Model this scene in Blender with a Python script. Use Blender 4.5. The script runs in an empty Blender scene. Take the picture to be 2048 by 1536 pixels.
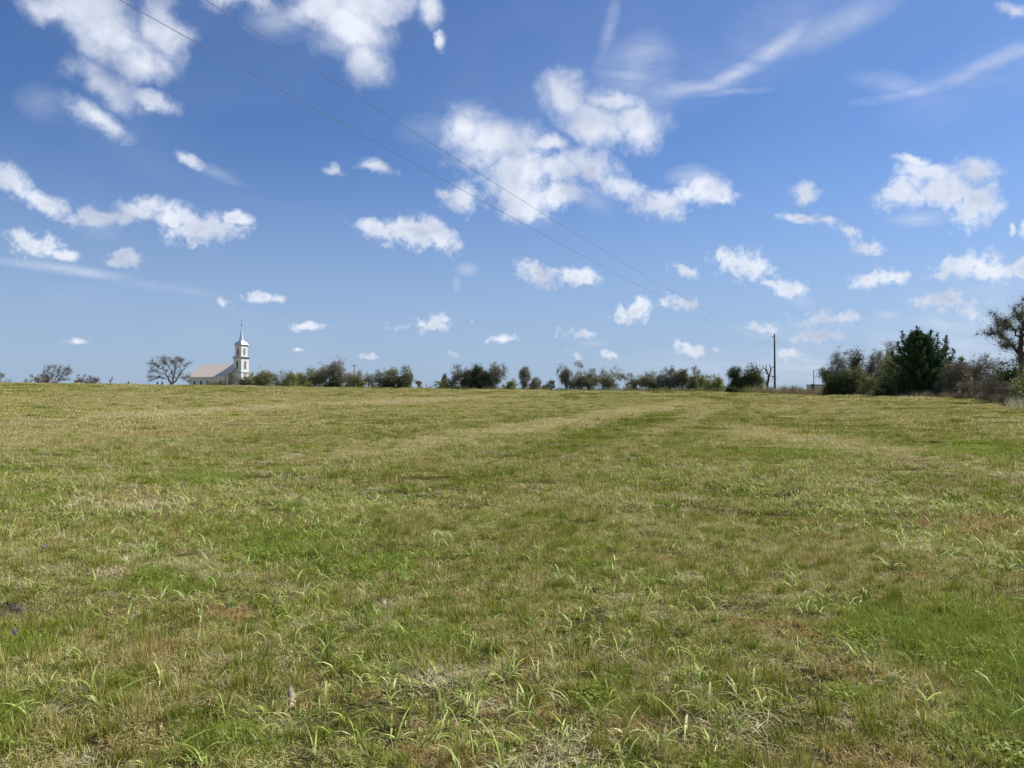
import bpy, math, random
import numpy as np
from mathutils import Vector, Matrix

R = math.radians
SC = bpy.context.scene
COL = SC.collection

# ---------------------------------------------------------------- camera
F = 1535.0            # focal length in pixels of the 2048 wide photograph
EYE = 1.62
PITCH = math.atan((795 - 768) / F)
cd = bpy.data.cameras.new("camera")
cd.sensor_width = 36.0
cd.lens = 36.0 * F / 2048.0
cd.clip_start = 0.05
cd.clip_end = 8000
cam = bpy.data.objects.new("camera", cd)
COL.objects.link(cam)
cam.location = (0, 0, EYE)
cam.rotation_euler = (R(90) + PITCH, 0, 0)
SC.camera = cam

# ---------------------------------------------------------------- sky and sun
SUN_AZ, SUN_EL = 66.0, 47.0      # degrees clockwise from straight ahead, and above the horizon
SKY_STRENGTH = 0.085
SUN_STRENGTH = 5.0
SC.view_settings.view_transform = 'Standard'
SC.view_settings.look = 'None'
SC.view_settings.gamma = 1.0
SC.view_settings.exposure = 0.4
SC.cycles.max_bounces = 5
SC.cycles.diffuse_bounces = 3
SC.cycles.transmission_bounces = 4
SC.view_settings.use_curve_mapping = False

sl = bpy.data.lights.new("sun", 'SUN')
sl.energy = SUN_STRENGTH
sl.angle = R(0.53)
sl.color = (1.0, 0.955, 0.88)
sun = bpy.data.objects.new("sun", sl)
COL.objects.link(sun)
sdir = Vector((math.sin(R(SUN_AZ)) * math.cos(R(SUN_EL)), math.cos(R(SUN_AZ)) * math.cos(R(SUN_EL)), math.sin(R(SUN_EL))))
sun.rotation_euler = sdir.to_track_quat('Z', 'Y').to_euler()
sun.location = (40, 20, 60)


class NT:
    """tiny helper round a node tree"""
    def __init__(s, tree):
        s.t = tree

    def n(s, typ, **kw):
        nd = s.t.nodes.new(typ)
        for k, v in kw.items():
            setattr(nd, k, v)
        return nd

    def put(s, sock, v):
        if isinstance(v, bpy.types.NodeSocket):
            s.t.links.new(v, sock)
        elif v is not None:
            sock.default_value = v

    def math(s, op, a, b=None, c=None, clamp=False):
        nd = s.n('ShaderNodeMath', operation=op, use_clamp=clamp)
        s.put(nd.inputs[0], a)
        if b is not None: s.put(nd.inputs[1], b)
        if c is not None: s.put(nd.inputs[2], c)
        return nd.outputs[0]

    def vec(s, op, a, b=None, scale=None):
        nd = s.n('ShaderNodeVectorMath', operation=op)
        s.put(nd.inputs[0], a)
        if b is not None: s.put(nd.inputs[1], b)
        if scale is not None: s.put(nd.inputs['Scale'], scale)
        return nd.outputs['Value'] if op in ('LENGTH', 'DOT_PRODUCT', 'DISTANCE') else nd.outputs[0]

    def noise(s, v, scale, detail=4, rough=0.55, dist=0.0, col=False):
        nd = s.n('ShaderNodeTexNoise')
        s.put(nd.inputs['Vector'], v)
        nd.inputs['Scale'].default_value = scale
        nd.inputs['Detail'].default_value = detail
        nd.inputs['Roughness'].default_value = rough
        nd.inputs['Distortion'].default_value = dist
        return nd.outputs['Color'] if col else nd.outputs['Fac']

    def maprange(s, v, a, b, c=0.0, d=1.0, smooth=True):
        nd = s.n('ShaderNodeMapRange')
        nd.interpolation_type = 'SMOOTHSTEP' if smooth else 'LINEAR'
        s.put(nd.inputs['Value'], v)
        for i, x in zip((1, 2, 3, 4), (a, b, c, d)):
            s.put(nd.inputs[i], x)
        return nd.outputs[0]

    def mix(s, f, a, b, blend='MIX'):
        nd = s.n('ShaderNodeMix', data_type='RGBA', blend_type=blend)
        s.put(nd.inputs[0], f)
        s.put(nd.inputs[6], a if isinstance(a, bpy.types.NodeSocket) else (*a, 1.0))
        s.put(nd.inputs[7], b if isinstance(b, bpy.types.NodeSocket) else (*b, 1.0))
        return nd.outputs[2]

    def ramp(s, f, stops):
        nd = s.n('ShaderNodeValToRGB')
        s.put(nd.inputs[0], f)
        el = nd.color_ramp.elements
        while len(el) < len(stops): el.new(0.5)
        for e, (p, c) in zip(el, stops):
            e.position = p; e.color = (*c, 1.0)
        return nd.outputs[0]

    def blob(s, v, loc, rot, scl):
        nd = s.n('ShaderNodeMapping', vector_type='TEXTURE')
        s.put(nd.inputs[0], v)
        nd.inputs[1].default_value = (loc[0], loc[1], 0)
        nd.inputs[2].default_value = (0, 0, rot)
        nd.inputs[3].default_value = (scl[0], scl[1], 1)
        return s.vec('LENGTH', nd.outputs[0])


    def chain(s, v, prev):
        """the same vector, but worked out only after prev (keeps the shader's stack small)"""
        nd = s.n('ShaderNodeVectorMath', operation='MULTIPLY_ADD')
        s.put(nd.inputs[0], prev); nd.inputs[1].default_value = (1e-7, 1e-7, 0); s.put(nd.inputs[2], v)
        return nd.outputs[0]


def ray(px, py):
    """direction in the world of a pixel of the 2048 x 1536 photograph"""
    a, b = (px - 1024) / F, (768 - py) / F
    c, s_ = math.cos(PITCH), math.sin(PITCH)
    return Vector((a, c - b * s_, s_ + b * c)).normalized()


def azel(px, py):
    d = ray(px, py)
    return math.atan2(d.x, d.y), math.asin(d.z)


# clouds: (centre, radii, tilt clockwise) - where the clouds of that day stand in the sky
CUMULUS = [
 (150,10,150,62,25),(235,85,130,66,25),(215,160,110,48,30),(200,232,85,34,28),(315,200,70,18,28),(330,60,45,55,0),(100,20,90,30,20),(285,120,70,55,0),
 (470,0,75,34,10),(640,20,80,50,0),(700,50,95,70,0),(735,120,50,52,20),(740,5,100,40,0),(855,15,26,40,0),(880,70,14,18,0),
 (975,285,118,72,10),(1030,350,80,85,0),(1045,400,55,40,0),(920,262,60,42,-20),(925,395,40,32,20),(885,385,18,12,30),
 (1130,188,62,46,20),(1190,238,95,48,12),(1275,255,72,46,0),(1092,288,42,20,0),(1225,205,60,26,20),
 (1125,345,52,24,0),(1190,335,55,34,25),(1240,370,70,34,32),(1310,405,66,30,12),(1395,390,62,26,-12),(1110,390,60,24,-10),(1440,388,16,14,0),
 (1800,390,80,30,-5),(1855,345,70,20,-5),(1890,378,100,34,8),(1962,342,48,34,20),(1950,400,42,48,20),(1830,330,40,12,10),
 (1606,378,22,26,0),(1648,440,42,14,8),(1690,460,40,18,28),(1728,498,36,19,0),(1600,433,36,9,0),
 (1478,528,64,34,5),(1440,512,26,20,0),(1368,546,30,13,14),(1578,574,36,15,-5),(1542,570,22,7,20),
 (1755,556,68,17,-8),(1800,548,34,15,0),(1920,534,64,26,-6),(1960,545,55,16,6),(1885,550,36,14,0),(2046,538,22,20,0),(2046,456,12,16,0),(2018,457,6,12,0),
 (1893,606,52,22,0),(1930,625,30,14,0),(1652,640,64,18,3),(1690,640,28,16,0),
 (1266,627,36,16,-8),(1075,552,44,19,16),(1158,554,32,15,0),(1362,607,32,11,2),(1522,654,34,11,4),(1163,665,36,10,0),
 (867,650,58,16,-6),(880,640,26,14,0),(1003,675,30,9,0),(1395,703,36,15,12),(1152,712,18,11,30),(1215,710,20,8,20),
 (607,655,38,11,2),(524,598,34,9,5),(440,608,18,8,0),(148,685,19,6,0),(908,711,14,6,10),(740,714,20,6,0),(595,700,13,5,0),
 (745,462,64,20,14),(825,468,75,25,0),(868,470,42,22,25),
 (400,458,88,32,-3),(350,440,50,26,10),(470,440,30,14,0),(290,420,62,20,0),(215,432,62,17,0),(100,410,64,24,28),(25,368,50,28,32),
 (50,490,52,24,22),(110,515,40,12,10),(235,522,30,17,0),(380,318,28,14,35),
 (670,338,34,14,14),(755,333,34,15,12),(2025,5,32,16,0),(1570,705,30,10,0),(1640,672,50,12,0),(1435,700,16,6,20)]
WISPS = [  # + strength
 (1270,135,75,52,-20,.75),(1210,70,14,70,20,.45),(1310,185,60,30,0,.4),(1390,178,90,15,-8,.85),(1470,150,90,15,-25,.95),(1545,100,90,20,-34,.9),(1660,55,140,28,-25,.55),
 (1440,190,90,7,-5,.5),(1830,182,120,12,-12,.6),(1960,135,140,18,-22,.8),(1790,170,80,20,10,.4),(1380,352,44,16,0,.6),
 (1840,437,56,15,-5,.6),(430,346,55,10,25,.45),(130,540,130,9,8,.7),(325,575,90,9,8,.4),(90,205,50,30,0,.35),(1640,668,72,22,0,.6),(1900,650,90,24,4,.6),
 (1920,690,90,34,0,.7),(1780,630,34,10,0,.5),(1600,600,34,12,15,.45),(1420,750,60,12,0,.35),(1600,715,60,16,10,.6),(935,538,22,12,0,.45),(912,568,8,16,0,.3),
 (1185,686,26,7,0,.5),(1520,660,60,16,0,.5),(1185,400,50,20,30,.45),(850,265,50,28,0,.3),(1050,425,50,22,10,.4),(560,50,60,30,0,.6),(200,450,40,24,0,.4),
 (1520,90,200,60,-30,.22),(1950,170,200,50,-20,.25),(1970,640,60,14,5,.5),(1990,670,60,16,5,.5),(1880,700,330,60,-4,.55),(1600,735,360,34,0,.45),(1980,600,160,70,0,.3)]

wd = bpy.data.worlds.new("World")
SC.world = wd
wd.use_nodes = True
wt = wd.node_tree
wt.nodes.clear()
w = NT(wt)
out = w.n('ShaderNodeOutputWorld')
bg = w.n('ShaderNodeBackground')
bg.inputs['Strength'].default_value = SKY_STRENGTH
sky = w.n('ShaderNodeTexSky')
sky.sky_type = 'NISHITA'
sky.sun_disc = False
sky.sun_elevation = R(SUN_EL)
sky.sun_rotation = R(SUN_AZ)
sky.altitude = 60
sky.air_density = 1.0
sky.dust_density = 0.6
sky.ozone_density = 2.4
D = w.n('ShaderNodeTexCoord').outputs['Generated']
sep = w.n('ShaderNodeSeparateXYZ'); wt.links.new(D, sep.inputs[0])
az = w.math('ARCTAN2', sep.outputs[0], sep.outputs[1])
el = w.math('ARCSINE', sep.outputs[2])
den = w.math('ADD', w.math('MAXIMUM', sep.outputs[2], 0.0), 0.34)
inv = w.math('DIVIDE', 1.0, den)
P = w.vec('SCALE', D, scale=inv)                       # a cloud layer seen from below
n1 = w.noise(D, 9.0, 7, 0.6, 0.35)
n2 = w.noise(D, 27.0, 6, 0.62, 0.5)
n3 = w.noise(D, 75.0, 4, 0.6, 0.3)
lowk = w.maprange(el, 0.08, 0.42, 1.0, 0.0)
# warp of the outlines
wc = w.vec('SUBTRACT', w.noise(D, 14, 5, 0.6, 0.0, col=True), (0.5, 0.5, 0.5))
amp = w.math('MULTIPLY_ADD', w.math('MAXIMUM', el, 0.0), 0.13, 0.010)
wv = w.vec('SCALE', wc, scale=amp)
uv = w.n('ShaderNodeCombineXYZ'); wt.links.new(az, uv.inputs[0]); wt.links.new(el, uv.inputs[1])
UV = w.vec('MULTIPLY', w.vec('ADD', uv.outputs[0], wv), (1, 1, 0))
UVW = w.vec('MULTIPLY', w.vec('ADD', uv.outputs[0], w.vec('SCALE', wv, scale=.35)), (1, 1, 0))


def to_uv(c):
    u, v = azel(c[0], c[1])
    k = 40.0
    a = R(c[4])
    u1, v1 = azel(c[0] + k * math.cos(a), c[1] + k * math.sin(a))
    u2, v2 = azel(c[0] - k * math.sin(a), c[1] + k * math.cos(a))
    l1 = math.hypot(u1 - u, v1 - v) / k
    l2 = math.hypot(u2 - u, v2 - v) / k
    return (u, v), math.atan2(v1 - v, u1 - u), (c[2] * l1, c[3] * l2)


acc = None
for ci_, c in enumerate(CUMULUS):
    p, r, s = to_uv(c)
    k = 1.34 if c[2] < 64 else 1.20
    if ci_ and ci_ % 6 == 0: UV = w.chain(UV, acc)
    L = w.blob(UV, p, r, (s[0] * k, s[1] * k))
    acc = L if acc is None else w.math('SMOOTH_MIN', acc, L, 0.06)
body = w.math('SUBTRACT', 1.0, acc)
rag = w.math('ADD', w.math('MULTIPLY', w.math('SUBTRACT', n1, 0.5), 1.65), w.math('MULTIPLY', w.math('SUBTRACT', n2, 0.5), .8))
rag = w.math('ADD', rag, w.math('MULTIPLY', w.math('SUBTRACT', n3, 0.5), w.math('MULTIPLY_ADD', lowk, 1.7, .25)))
rag = w.math('MULTIPLY', rag, w.math('MULTIPLY_ADD', lowk, .75, 1.0))
dens = w.math('ADD', body, w.math('MULTIPLY', rag, 0.72))
a_c = w.maprange(dens, -0.02, w.math('MULTIPLY_ADD', lowk, -.06, .94))
# thin cirrus
facc = None
UV = w.chain(UVW, acc)
for ci_, c in enumerate(WISPS):
    if ci_ and ci_ % 6 == 0: UV = w.chain(UV, facc)
    p, r, s = to_uv(c)
    L = w.blob(UV, p, r, (s[0] * 1.35, s[1] * 1.5))
    v = w.math('MULTIPLY', w.math('SUBTRACT', 1.0, L, clamp=True), c[5])
    facc = v if facc is None else w.math('MAXIMUM', facc, v)
sm = w.n('ShaderNodeMapping'); wt.links.new(P, sm.inputs[0])
sm.inputs[2].default_value = (0, 0, R(35)); sm.inputs[3].default_value = (2.2, 9, 3)
streak = w.noise(sm.outputs[0], 2.2, 5, 0.6, 0.4)
a_w = w.math('MULTIPLY', w.math('MULTIPLY', facc, w.maprange(w.math('ADD', w.math('MULTIPLY', streak, .6), w.math('MULTIPLY', n1, .4)), 0.25, 0.62)), 0.80, clamp=True)
veil = w.math('MULTIPLY', w.maprange(w.noise(P, 1.1, 4, 0.6, 0.5), 0.5, 0.75), 0.06)
alpha = w.math('SUBTRACT', 1.0, w.math('MULTIPLY', w.math('MULTIPLY', w.math('SUBTRACT', 1.0, w.math('MULTIPLY', a_c, .96)), w.math('SUBTRACT', 1.0, a_w)), w.math('SUBTRACT', 1.0, veil)))
# light on the cloud: the sunward side of each billow is brighter, the thick middle greyer
off = w.vec('ADD', D, (0.020, 0.0, 0.024))
n1a = w.noise(D, 10.0, 3, 0.5, 0.35)
n1b = w.noise(off, 10.0, 3, 0.5, 0.35)
lit = w.math('MULTIPLY_ADD', w.math('SUBTRACT', n1a, n1b), 2.8, 0.70)
thick = w.maprange(dens, 0.55, 1.4, 0.0, 0.40)
lit = w.math('SUBTRACT', lit, thick)
lit = w.math('ADD', lit, w.math('MULTIPLY', w.math('SUBTRACT', n2, 0.5), 0.4), clamp=True)
ccol = w.mix(lit, (4.5, 5.1, 6.5), (7.9, 8.3, 9.1))
# the thin haze that whitens the low sky
gain = w.mix(1.0, sky.outputs[0], (.555, .735, 1.03), 'MULTIPLY')
hazef = w.maprange(el, 0.0, 0.34, 0.74, 0.0)
skyc = w.mix(hazef, gain, (3.5, 4.55, 6.3))
fin = w.mix(alpha, skyc, ccol)
wt.links.new(fin, bg.inputs['Color'])
wt.links.new(bg.outputs[0], out.inputs[0])

# ---------------------------------------------------------------- terrain
AZT = np.array([-60, -33.7, -19, -6, 1, 8.5, 14, 17.5, 20.5, 23.5, 28, 33.7, 60.0])
YT = np.array([769.5, 769.5, 772.5, 777.5, 779.5, 783.5, 784, 787.5, 790, 791, 795, 800, 803.0])
DCT = np.array([140, 140, 140, 138, 130, 125, 120, 118, 112, 95, 82, 72, 70.0])
ECT = (795 - YT) / F


def _tab():
    t = np.linspace(0, 60, 60001)
    wgt = np.clip((1.12 - t) / 0.24, 0, 1); wgt = wgt * wgt * (3 - 2 * wgt)
    s1 = 1.25 * np.power(np.minimum(t, 1.2), 0.25) * wgt
    s2 = (1 - wgt) * np.clip((3.2 - t) / 1.5, 0, 1)
    dt = t[1] - t[0]
    return t, np.cumsum(s1) * dt, np.cumsum(s2) * dt


_T, _G1, _G2 = _tab()


def terr(x, y):
    x = np.asarray(x, float); y = np.asarray(y, float)
    d = np.hypot(x, y)
    a = np.degrees(np.arctan2(x, y))
    e = np.interp(a, AZT, ECT); dc = np.interp(a, AZT, DCT)
    bk = np.clip((np.abs(a) - 60) / 60, 0, 1); bk = bk * bk * (3 - 2 * bk)
    e = e * (1 - bk) + 0.004 * bk; dc = dc * (1 - bk) + 105 * bk
    hc = EYE + e * dc
    t = d / dc
    h = hc * np.interp(t, _T, _G1) - 0.0 * np.interp(t, _T, _G2)
    far = np.clip((d - 500) / 2500, 0, 1)
    h = h - far * 14
    b = 0.012 * np.sin(x * 5.1 + 1.3 * np.sin(y * 2.3)) * np.sin(y * 4.3 + 1.1 * np.sin(x * 3.1))
    b *= np.clip(1 - (d - 12) / 14, 0, 1)
    b += np.clip(1 - (d - 35) / 40, 0, 1) * 0.03 * np.sin(x * .9 + 1.7 * np.sin(y * .6)) * np.sin(y * 1.1 + .8)
    b += 0.05 * np.sin(x * .23 + y * .11) * np.sin(y * .19 - x * .07 + 2)
    return h + b * np.clip(d / 3, 0, 1)


def pt(px, py, Y):
    d = ray(px, py)
    k = Y / d.y
    return Vector((d.x * k, Y, EYE + d.z * k))


def ground_at(px, py):
    d = ray(px, py)
    t = 1.0
    while t < 400:
        if EYE + d.z * t < float(terr(d.x * t, d.y * t)): break
        t *= 1.004
    return d.x * t, d.y * t


def tag(o, label=None, cat=None, group=None, kind=None):
    if label: o['label'] = label
    if cat: o['category'] = cat
    if group: o['group'] = group
    if kind: o['kind'] = kind
    return o


def mesh_np(name, V, faces, mats=(), midx=None, tone=None, smooth=False):
    """faces: list of int arrays (n,k) of the same or different k"""
    me = bpy.data.meshes.new(name)
    V = np.asarray(V, np.float32)
    me.vertices.add(len(V)); me.vertices.foreach_set('co', V.ravel())
    faces = [np.asarray(f, np.int32) for f in faces if len(f)]
    loops = np.concatenate([f.ravel() for f in faces])
    tot = np.concatenate([np.full(len(f), f.shape[1], np.int32) for f in faces])
    start = np.concatenate([[0], np.cumsum(tot)[:-1]]).astype(np.int32)
    me.loops.add(len(loops)); me.loops.foreach_set('vertex_index', loops)
    me.polygons.add(len(tot)); me.polygons.foreach_set('loop_start', start)
    try: me.polygons.foreach_set('loop_total', tot)
    except Exception: pass
    for m in mats: me.materials.append(m)
    if midx is not None: me.polygons.foreach_set('material_index', np.asarray(midx, np.int32))
    me.update(calc_edges=True)
    if tone is not None:
        at = me.attributes.new('tone', 'FLOAT', 'POINT')
        at.data.foreach_set('value', np.asarray(tone, np.float32))
    if smooth: me.polygons.foreach_set('use_smooth', [True] * len(me.polygons))
    me.validate()
    return me


def link(name, me, parent=None, loc=None):
    o = bpy.data.objects.new(name, me); COL.objects.link(o)
    if parent is not None: o.parent = parent
    if loc is not None: o.location = loc
    return o


# ---------------------------------------------------------------- materials
def mat(name):
    m = bpy.data.materials.new(name); m.use_nodes = True
    t = m.node_tree; t.nodes.clear()
    q = NT(t); o = q.n('ShaderNodeOutputMaterial')
    return m, q, o


def simple(name, col, rough=0.6, var=0.15, scale=3.0, bump=0.0, metal=0.0, obj=True):
    m, q, o = mat(name)
    p = q.n('ShaderNodeBsdfPrincipled')
    co = q.n('ShaderNodeTexCoord').outputs['Object']
    nz = q.noise(co, scale, 5, 0.6)
    c = q.mix(q.maprange(nz, .3, .7), tuple(x * (1 - var) for x in col), tuple(min(1, x * (1 + var)) for x in col))
    q.put(p.inputs['Base Color'], c)
    p.inputs['Roughness'].default_value = rough
    p.inputs['Metallic'].default_value = metal
    if bump:
        b = q.n('ShaderNodeBump'); b.inputs['Strength'].default_value = bump
        q.put(b.inputs['Height'], nz); q.put(p.inputs['Normal'], b.outputs[0])
    q.put(o.inputs[0], p.outputs[0])
    return m


def leafmat(name, c0, c1, transl=0.35, gloss=0.0):
    m, q, o = mat(name)
    at = q.n('ShaderNodeAttribute', attribute_name='tone')
    c = q.ramp(at.outputs['Fac'], [(0.0, c0), (1.0, c1)])
    d = q.n('ShaderNodeBsdfDiffuse'); q.put(d.inputs[0], c)
    tr = q.n('ShaderNodeBsdfTranslucent'); q.put(tr.inputs[0], c)
    mx = q.n('ShaderNodeMixShader'); mx.inputs[0].default_value = transl
    q.put(mx.inputs[1], d.outputs[0]); q.put(mx.inputs[2], tr.outputs[0])
    s = mx.outputs[0]
    if gloss:
        g = q.n('ShaderNodeBsdfGlossy'); g.inputs['Roughness'].default_value = 0.45
        m2 = q.n('ShaderNodeMixShader'); m2.inputs[0].default_value = gloss
        q.put(m2.inputs[1], s); q.put(m2.inputs[2], g.outputs[0]); s = m2.outputs[0]
    q.put(o.inputs[0], s)
    return m


# --- one node group gives the dryness of the field at a place: the turf and the soil below share it
# (photograph pixel of the centre, half sizes in pixels along and across, end pixel or None, weight)
def zone(px, py, rx, ry):
    x, y = ground_at(px, py)
    x1, y1 = ground_at(px + rx, py)
    _, ya = ground_at(px, py - ry); _, yb = ground_at(px, py + ry)
    return (x, y), 0.0, (abs(x1 - x), abs(ya - yb) / 2)


def band(p0, p1, wid):
    a = np.array(ground_at(*p0)); b = np.array(ground_at(*p1))
    c = (a + b) / 2; d = b - a
    return tuple(c), math.atan2(d[1], d[0]), (np.hypot(*d) / 2 * 1.15, wid)


ZONES = [  # weight > 0 drier, < 0 greener
 (band((660, 912), (1180, 835), 1.5), .68), (band((1180, 835), (1400, 797), 2.6), .72),
 (band((1060, 918), (1340, 828), 1.4), -.6), (band((1250, 880), (1440, 812), 1.1), .4), (band((800, 880), (1150, 822), 1.2), -.25), (band((150, 836), (560, 813), 2.0), .8), (band((560, 813), (1000, 791), 3.2), .75), (band((1330, 900), (1500, 800), 1.2), -.3), (band((1250, 815), (1440, 795), 2.0), -.35),
 (zone(1540, 870, 120, 42), .75), (zone(1560, 815, 150, 14), .25), (zone(1430, 850, 90, 30), -.2), (zone(1750, 860, 160, 34), -.32), (zone(1980, 905, 150, 50), -.35),
 (zone(1540, 915, 170, 16), -.45), (zone(1900, 970, 200, 40), -.2), (zone(1560, 1000, 200, 60), -.18), (zone(300, 1000, 60, 14), .3),
 (zone(240, 1010, 120, 22), .38), (zone(100, 1080, 120, 30), .25), (zone(380, 960, 110, 16), -.42), (zone(60, 1000, 60, 20), -.4),
 (zone(560, 1090, 110, 35), -.36), (zone(900, 960, 200, 36), -.22), (zone(420, 1170, 160, 40), -.25), (zone(760, 1130, 120, 40), -.3),
 (zone(1900, 1270, 150, 70), -.5), (zone(2030, 1400, 130, 110), -.5), (zone(1760, 1250, 90, 60), -.25), (zone(1150, 1060, 120, 30), -.2), (zone(470, 1480, 110, 50), -.35),
 (zone(40, 1290, 60, 40), -.4), (zone(20, 1440, 60, 70), -.3), (zone(600, 1180, 150, 24), .28), (zone(250, 1140, 150, 22), .2), (zone(200, 850, 420, 40), .26), (zone(500, 800, 600, 16), .2), (zone(1180, 1330, 200, 30), .14),
 (zone(250, 1370, 80, 30), -.3), (zone(1300, 1490, 160, 40), .25), (zone(540, 1480, 80, 50), .25), (zone(1250, 960, 160, 24), -.1), (zone(1800, 1110, 160, 26), .18)]
REDS = [(zone(1950, 1048, 130, 26), .9), (zone(430, 1232, 90, 14), .75), (zone(1090, 1330, 120, 18), .5), (zone(900, 1480, 190, 45), .55), (zone(1620, 1500, 180, 40), .4),
        (zone(1160, 1450, 110, 30), .5), (zone(1540, 1260, 70, 16), .5), (zone(150, 1270, 90, 24), .4), (zone(640, 1400, 100, 24), .35), (zone(300, 870, 90, 6), .4), (zone(1560, 808, 100, 7), .4), (zone(1010, 1385, 60, 16), .5)]

fg = bpy.data.node_groups.new("field_tone", 'ShaderNodeTree')
fg.interface.new_socket(name='Dry', in_out='OUTPUT', socket_type='NodeSocketFloat')
fg.interface.new_socket(name='Red', in_out='OUTPUT', socket_type='NodeSocketFloat')
fg.interface.new_socket(name='Fine', in_out='OUTPUT', socket_type='NodeSocketFloat')
q = NT(fg)
go = q.n('NodeGroupOutput')
pos = q.n('ShaderNodeNewGeometry').outputs['Position']
wob = q.vec('SCALE', q.vec('SUBTRACT', q.noise(pos, 0.5, 4, 0.6, col=True), (.5, .5, .5)), scale=2.2)
wob2 = q.vec('SCALE', q.vec('SUBTRACT', q.noise(pos, 1.7, 5, 0.65, col=True), (.5, .5, .5)), scale=1.5)
pw = q.vec('MULTIPLY', q.vec('ADD', q.vec('ADD', pos, wob), wob2), (1, 1, 0))
# the warp must be small close by, larger far off
sepd = q.vec('LENGTH', q.vec('MULTIPLY', pos, (1, 1, 0)))
mixf = q.maprange(sepd, 4, 30)
p0 = q.vec('MULTIPLY', q.vec('ADD', pos, wob2), (1, 1, 0))
pv = q.n('ShaderNodeMix', data_type='VECTOR')
q.put(pv.inputs[0], mixf); q.put(pv.inputs[4], p0); q.put(pv.inputs[5], pw)
PW = pv.outputs[1]


def field_sum(lst, s=None):
    global PW
    for k_, ((p, r, sc), wgt) in enumerate(lst):
        if s is not None and k_ % 6 == 0: PW = q.chain(PW, s)
        L = q.blob(PW, p, r, (sc[0] * 1.35, sc[1] * 1.35))
        v = q.math('MULTIPLY', q.maprange(L, 0.35, 1.0, 1.0, 0.0), wgt)
        s = v if s is None else q.math('ADD', s, v)
    return s


zs = q.math('MULTIPLY', field_sum(ZONES), .80)
PW = q.chain(PW, zs)
rs = q.math('MULTIPLY', field_sum(REDS), 1.7)
nA = q.noise(pos, 0.09, 4, 0.6)
nB = q.noise(pos, 0.6, 5, 0.6)
nC = q.noise(pos, 3.2, 4, 0.6)
nD = q.noise(pos, 14.0, 3, 0.6)
dry = q.math('ADD', zs, 0.50)
for nn, k in ((nA, .6), (nB, .75), (nC, 1.1), (nD, .7)):
    dry = q.math('MULTIPLY_ADD', q.math('SUBTRACT', nn, .5), k, dry)
# the far rise of the field is drier than the near turf
dry = q.math('ADD', dry, q.maprange(sepd, 10, 60, 0.0, 0.12))
# mowing lines run up to the right
ml = q.n('ShaderNodeMapping'); q.put(ml.inputs[0], pos); ml.inputs[2].default_value = (0, 0, R(-66)); ml.inputs[3].default_value = (.05, .55, .1)
dry = q.math('MULTIPLY_ADD', q.math('SUBTRACT', q.noise(ml.outputs[0], 1.0, 4, .6), .5), q.maprange(sepd, 8, 40, .35, 1.0), dry)
q.put(go.inputs['Dry'], dry)
red = q.math('ADD', rs, q.maprange(q.noise(pos, 0.75, 4, 0.62), .52, .70, 0.0, 0.85))
q.put(go.inputs['Red'], q.math('MULTIPLY', red, q.maprange(q.noise(pos, 4.0, 4, 0.6), .38, .62), clamp=True))
q.put(go.inputs['Fine'], nC)

GREENS = [(0.0, (.200, .250, .028)), (0.28, (.300, .318, .038)), (0.52, (.415, .385, .060)), (0.74, (.530, .460, .155)), (1.0, (.67, .585, .315))]


def grassmat(name, kdry=0.0, ktone=1.25, transl=0.3, stops=GREENS, gloss=0.015, redk=1.0):
    m, q, o = mat(name)
    g = q.n('ShaderNodeGroup'); g.node_tree = fg
    at = q.n('ShaderNodeAttribute', attribute_name='tone')
    f = q.math('ADD', g.outputs['Dry'], kdry)
    f = q.math('MULTIPLY_ADD', q.math('SUBTRACT', at.outputs['Fac'], 0.5), ktone, f, clamp=True)
    c = q.ramp(f, stops)
    c = q.mix(q.math('MULTIPLY', g.outputs['Red'], redk * .75), c, (.50, .31, .14))
    # each blade its own lightness
    lum = q.math('FRACT', q.math('MULTIPLY', at.outputs['Fac'], 37.7))
    c = q.mix(1.0, c, q.ramp(lum, [(0, (.50, .50, .46)), (.6, (.98, .98, .95)), (1, (1.42, 1.42, 1.38))]), 'MULTIPLY')
    d = q.n('ShaderNodeBsdfDiffuse'); q.put(d.inputs[0], c)
    tr = q.n('ShaderNodeBsdfTranslucent'); q.put(tr.inputs[0], c)
    mx = q.n('ShaderNodeMixShader'); mx.inputs[0].default_value = transl
    q.put(mx.inputs[1], d.outputs[0]); q.put(mx.inputs[2], tr.outputs[0])
    gl = q.n('ShaderNodeBsdfGlossy'); gl.inputs['Roughness'].default_value = 0.5
    m2 = q.n('ShaderNodeMixShader'); m2.inputs[0].default_value = gloss
    q.put(m2.inputs[1], mx.outputs[0]); q.put(m2.inputs[2], gl.outputs[0])
    q.put(o.inputs[0], m2.outputs[0])
    return m


M_turf = grassmat('turf_blades')
M_tall = grassmat('broad_green_blades', kdry=-0.10, ktone=1.0, transl=0.45, gloss=0.03,
                  stops=[(0, (.28, .40, .06)), (.3, (.42, .52, .11)), (.55, (.60, .64, .24)), (.8, (.72, .72, .40)), (1, (.78, .70, .44))], redk=.25)
M_thatch = grassmat('grey_thatch', kdry=0.4, ktone=0.6, transl=0.15, stops=[(0, (.24, .20, .11)), (.5, (.42, .36, .20)), (1, (.60, .52, .33))], redk=.6)

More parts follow.
